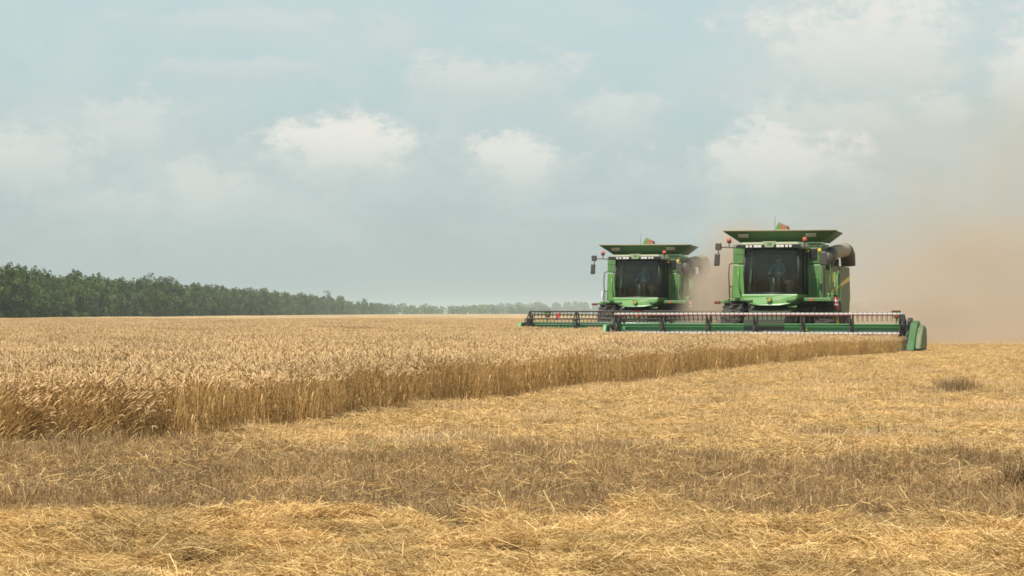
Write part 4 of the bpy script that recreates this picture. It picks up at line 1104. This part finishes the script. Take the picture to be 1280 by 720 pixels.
near_c = make_combine(NEAR_O, THETA, NEAR_LEN, NEAR_HX, R(45), 4, 'white', True,
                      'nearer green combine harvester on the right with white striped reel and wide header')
far_c = make_combine(FAR_O, R(19), FAR_LEN, FAR_HX, R(78), 6, 'dark', False,
                     'farther green combine harvester on the left, half veiled in dust, with dark reel')

# ------------------------------------------------------------------ drivers
def make_person(root, label):
    """seated driver, hands on the steering wheel, in the harvester's own axes, one skinned surface"""
    J = [  # name, parent, position, radius
        ('pelvis', None, (0, -.62, 2.42), .15), ('waist', 'pelvis', (0, -.60, 2.58), .14), ('chest', 'waist', (0, -.60, 2.80), .155),
        ('collar', 'chest', (0, -.61, 2.93), .10), ('neck', 'collar', (0, -.63, 3.00), .055), ('skull', 'neck', (0, -.65, 3.10), .088), ('crown', 'skull', (0, -.64, 3.19), .075)]
    for s, n in ((-1, 'l'), (1, 'r')):
        J += [('sh' + n, 'collar', (s * .17, -.60, 2.90), .07), ('el' + n, 'sh' + n, (s * .27, -.80, 2.66), .048), ('wr' + n, 'el' + n, (s * .19, -1.16, 2.60), .03),
              ('pm' + n, 'wr' + n, (s * .185, -1.24, 2.60), .034)]
        for q in range(4):
            J += [('f%d%s' % (q, n), 'pm' + n, (s * .175, -1.31, 2.575 + q * .02), .010), ('g%d%s' % (q, n), 'f%d%s' % (q, n), (s * .15, -1.345, 2.575 + q * .02), .009),
                  ('h%d%s' % (q, n), 'g%d%s' % (q, n), (s * .14, -1.32, 2.573 + q * .02), .008)]
        J += [('t0' + n, 'wr' + n, (s * .155, -1.22, 2.63), .011), ('t1' + n, 't0' + n, (s * .145, -1.28, 2.645), .009)]
        J += [('hp' + n, 'pelvis', (s * .10, -.68, 2.40), .10), ('kn' + n, 'hp' + n, (s * .14, -1.10, 2.42), .068), ('an' + n, 'kn' + n, (s * .14, -1.16, 1.97), .042), ('to' + n, 'an' + n, (s * .14, -1.34, 1.92), .035)]
    idx = {j[0]: i for i, j in enumerate(J)}
    me = bpy.data.meshes.new('person')
    me.from_pydata([j[2] for j in J], [(idx[j[1]], i) for i, j in enumerate(J) if j[1]], [])
    o = bpy.data.objects.new('person', me); COL.objects.link(o)
    sk = o.modifiers.new('skin', 'SKIN'); sk.use_smooth_shade = True
    if not me.skin_vertices: me.skin_vertices.new(name='')
    for i, j in enumerate(J):
        me.skin_vertices[0].data[i].radius = (j[3], j[3] * (0.78 if j[0] in ('pelvis', 'waist', 'chest') else 1.0)); me.skin_vertices[0].data[i].use_root = (i == 0)
    sb = o.modifiers.new('sub', 'SUBSURF'); sb.levels = 1; sb.render_levels = 1
    dg = bpy.context.evaluated_depsgraph_get(); dg.update()
    m2 = bpy.data.meshes.new_from_object(o.evaluated_get(dg))
    bpy.data.objects.remove(o)
    # nose, ears and brow belong to the same surface of the head
    bm = bmesh.new(); bm.from_mesh(m2)
    for (c, r) in (((0, -.745, 3.10), (.014, .022, .022)), ((-.088, -.65, 3.10), (.012, .02, .03)), ((.088, -.65, 3.10), (.012, .02, .03)), ((0, -.72, 3.055), (.03, .012, .008))):
        g = bmesh.ops.create_uvsphere(bm, u_segments=8, v_segments=6, radius=1.0)
        for v in g['verts']: v.co = Vector((c[0] + v.co.x * r[0], c[1] + v.co.y * r[1], c[2] + v.co.z * r[2]))
    bm.to_mesh(m2); bm.free()
    m2.name = 'person'
    for k in ('skin', 'blue_shirt', 'trousers'): m2.materials.append(M[k])
    for p in m2.polygons:
        c = p.center
        p.use_smooth = True
        if c.z > 2.965 or (c.y < -1.13 and c.z > 2.5): p.material_index = 0
        elif c.z > 2.5 and c.y > -1.13: p.material_index = 1
        else: p.material_index = 2
    o = bpy.data.objects.new('person', m2); COL.objects.link(o)
    o.location = root.location; o.rotation_euler = root.rotation_euler
    MB().ball((0, -.63, 3.165), .098, .105, .085, 12, 8).build('hair', M['hair'], o, smooth=True)
    for s in (-1, 1): MB().ball((s * .032, -.727, 3.115), .011, .008, .009, 8, 5).build('eye', M['black'], o, smooth=True)
    tag(o, label, 'person')
make_person(near_c, 'person in a blue shirt at the wheel in the cab of the nearer harvester')
make_person(far_c, 'person in a blue shirt at the wheel in the cab of the farther, dusty harvester')

# ------------------------------------------------------------------ dust and air
def vol_box(name, x0, x1, y0, y1, z0, z1, mat, label=None):
    o = MB().box(x0, x1, y0, y1, z0, z1).build(name, mat)
    return tag(o, label, None, kind='stuff')
def haze_mat(density, color):
    m, T = new_mat('summer_haze')
    v = T.n('ShaderNodeVolumePrincipled')
    v.inputs['Color'].default_value = color + (1,); v.inputs['Density'].default_value = density; v.inputs['Anisotropy'].default_value = 0.0
    T.link(v.outputs[0], T.out.inputs['Volume'])
    return m
vol_box('haze', -3100, 3100, -200, 3100, -1.0, 17.0, haze_mat(0.00030, (0.70, 0.82, 0.86)), 'thin summer haze over the whole plain')
def dust_mat(name, blobs, color, nscale=0.17, aniso=0.1, amp=2.0):
    """soft billows: sum of ellipsoidal puffs (centre, radii, density) broken up by noise"""
    m, T = new_mat(name)
    p = pos(T)
    wob = T.n('ShaderNodeTexNoise'); wob.inputs['Scale'].default_value = nscale; wob.inputs['Detail'].default_value = 4.0; wob.inputs['Roughness'].default_value = 0.6
    T.link(p, wob.inputs['Vector'])
    tot = None
    for (c, r, d) in blobs:
        q = T.vmath('SUBTRACT', p, tuple(c)); q = T.vmath('DIVIDE', q, tuple(r))
        ln = T.n('ShaderNodeVectorMath', operation='LENGTH'); T.link(q, ln.inputs[0])
        rr = T.math('ADD', ln.outputs['Value'], T.math('MULTIPLY', T.math('SUBTRACT', wob.outputs['Fac'], 0.5), amp))
        g = T.math('MULTIPLY', T.ramp(rr, 0.15, 1.0, 1.0, 0.0), d)
        tot = g if tot is None else T.math('ADD', tot, g)
    v = T.n('ShaderNodeVolumePrincipled')
    v.inputs['Color'].default_value = color + (1,); v.inputs['Anisotropy'].default_value = aniso
    T.link(tot, v.inputs['Density'])
    T.link(v.outputs[0], T.out.inputs['Volume'])
    return m
DC = (0.85, 0.71, 0.56)
vol_box('dust_cloud', 10, 90, 69, 150, 0.05, 16.5,
        dust_mat('drifting_dust', [((26, 92, 0.0), (17, 24, 8.0), 0.085), ((42, 104, 1), (22, 28, 11), 0.085), ((18.0, 80, 0.0), (7.5, 11, 4.0), 0.16), ((24, 95, 9), (7, 12, 4.5), 0.02), ((40, 105, 11), (12, 18, 5), 0.03), ((16.5, 72, 0), (3.2, 4.5, 1.5), 0.22), ((66, 115, 2), (30, 34, 13), 0.05),
                                   ((26, 100, 6), (20, 26, 10), 0.012)], DC),
        'brown dust drifting to the right behind the nearer harvester')
vol_box('dust_veil', 5.5, 17.5, 72.5, 96, 0.05, 5.2,
        dust_mat('veil_of_dust', [((9.0, 79, 1.3), (2.5, 4.2, 3.3), 0.62), ((9.6, 80, 2.5), (2.6, 5.0, 3.1), 0.6), ((12.5, 86, 0.5), (4, 8, 3.0), 0.10)], DC, 0.6, 0.1, 1.1),
        'dust veiling the right side of the farther harvester')
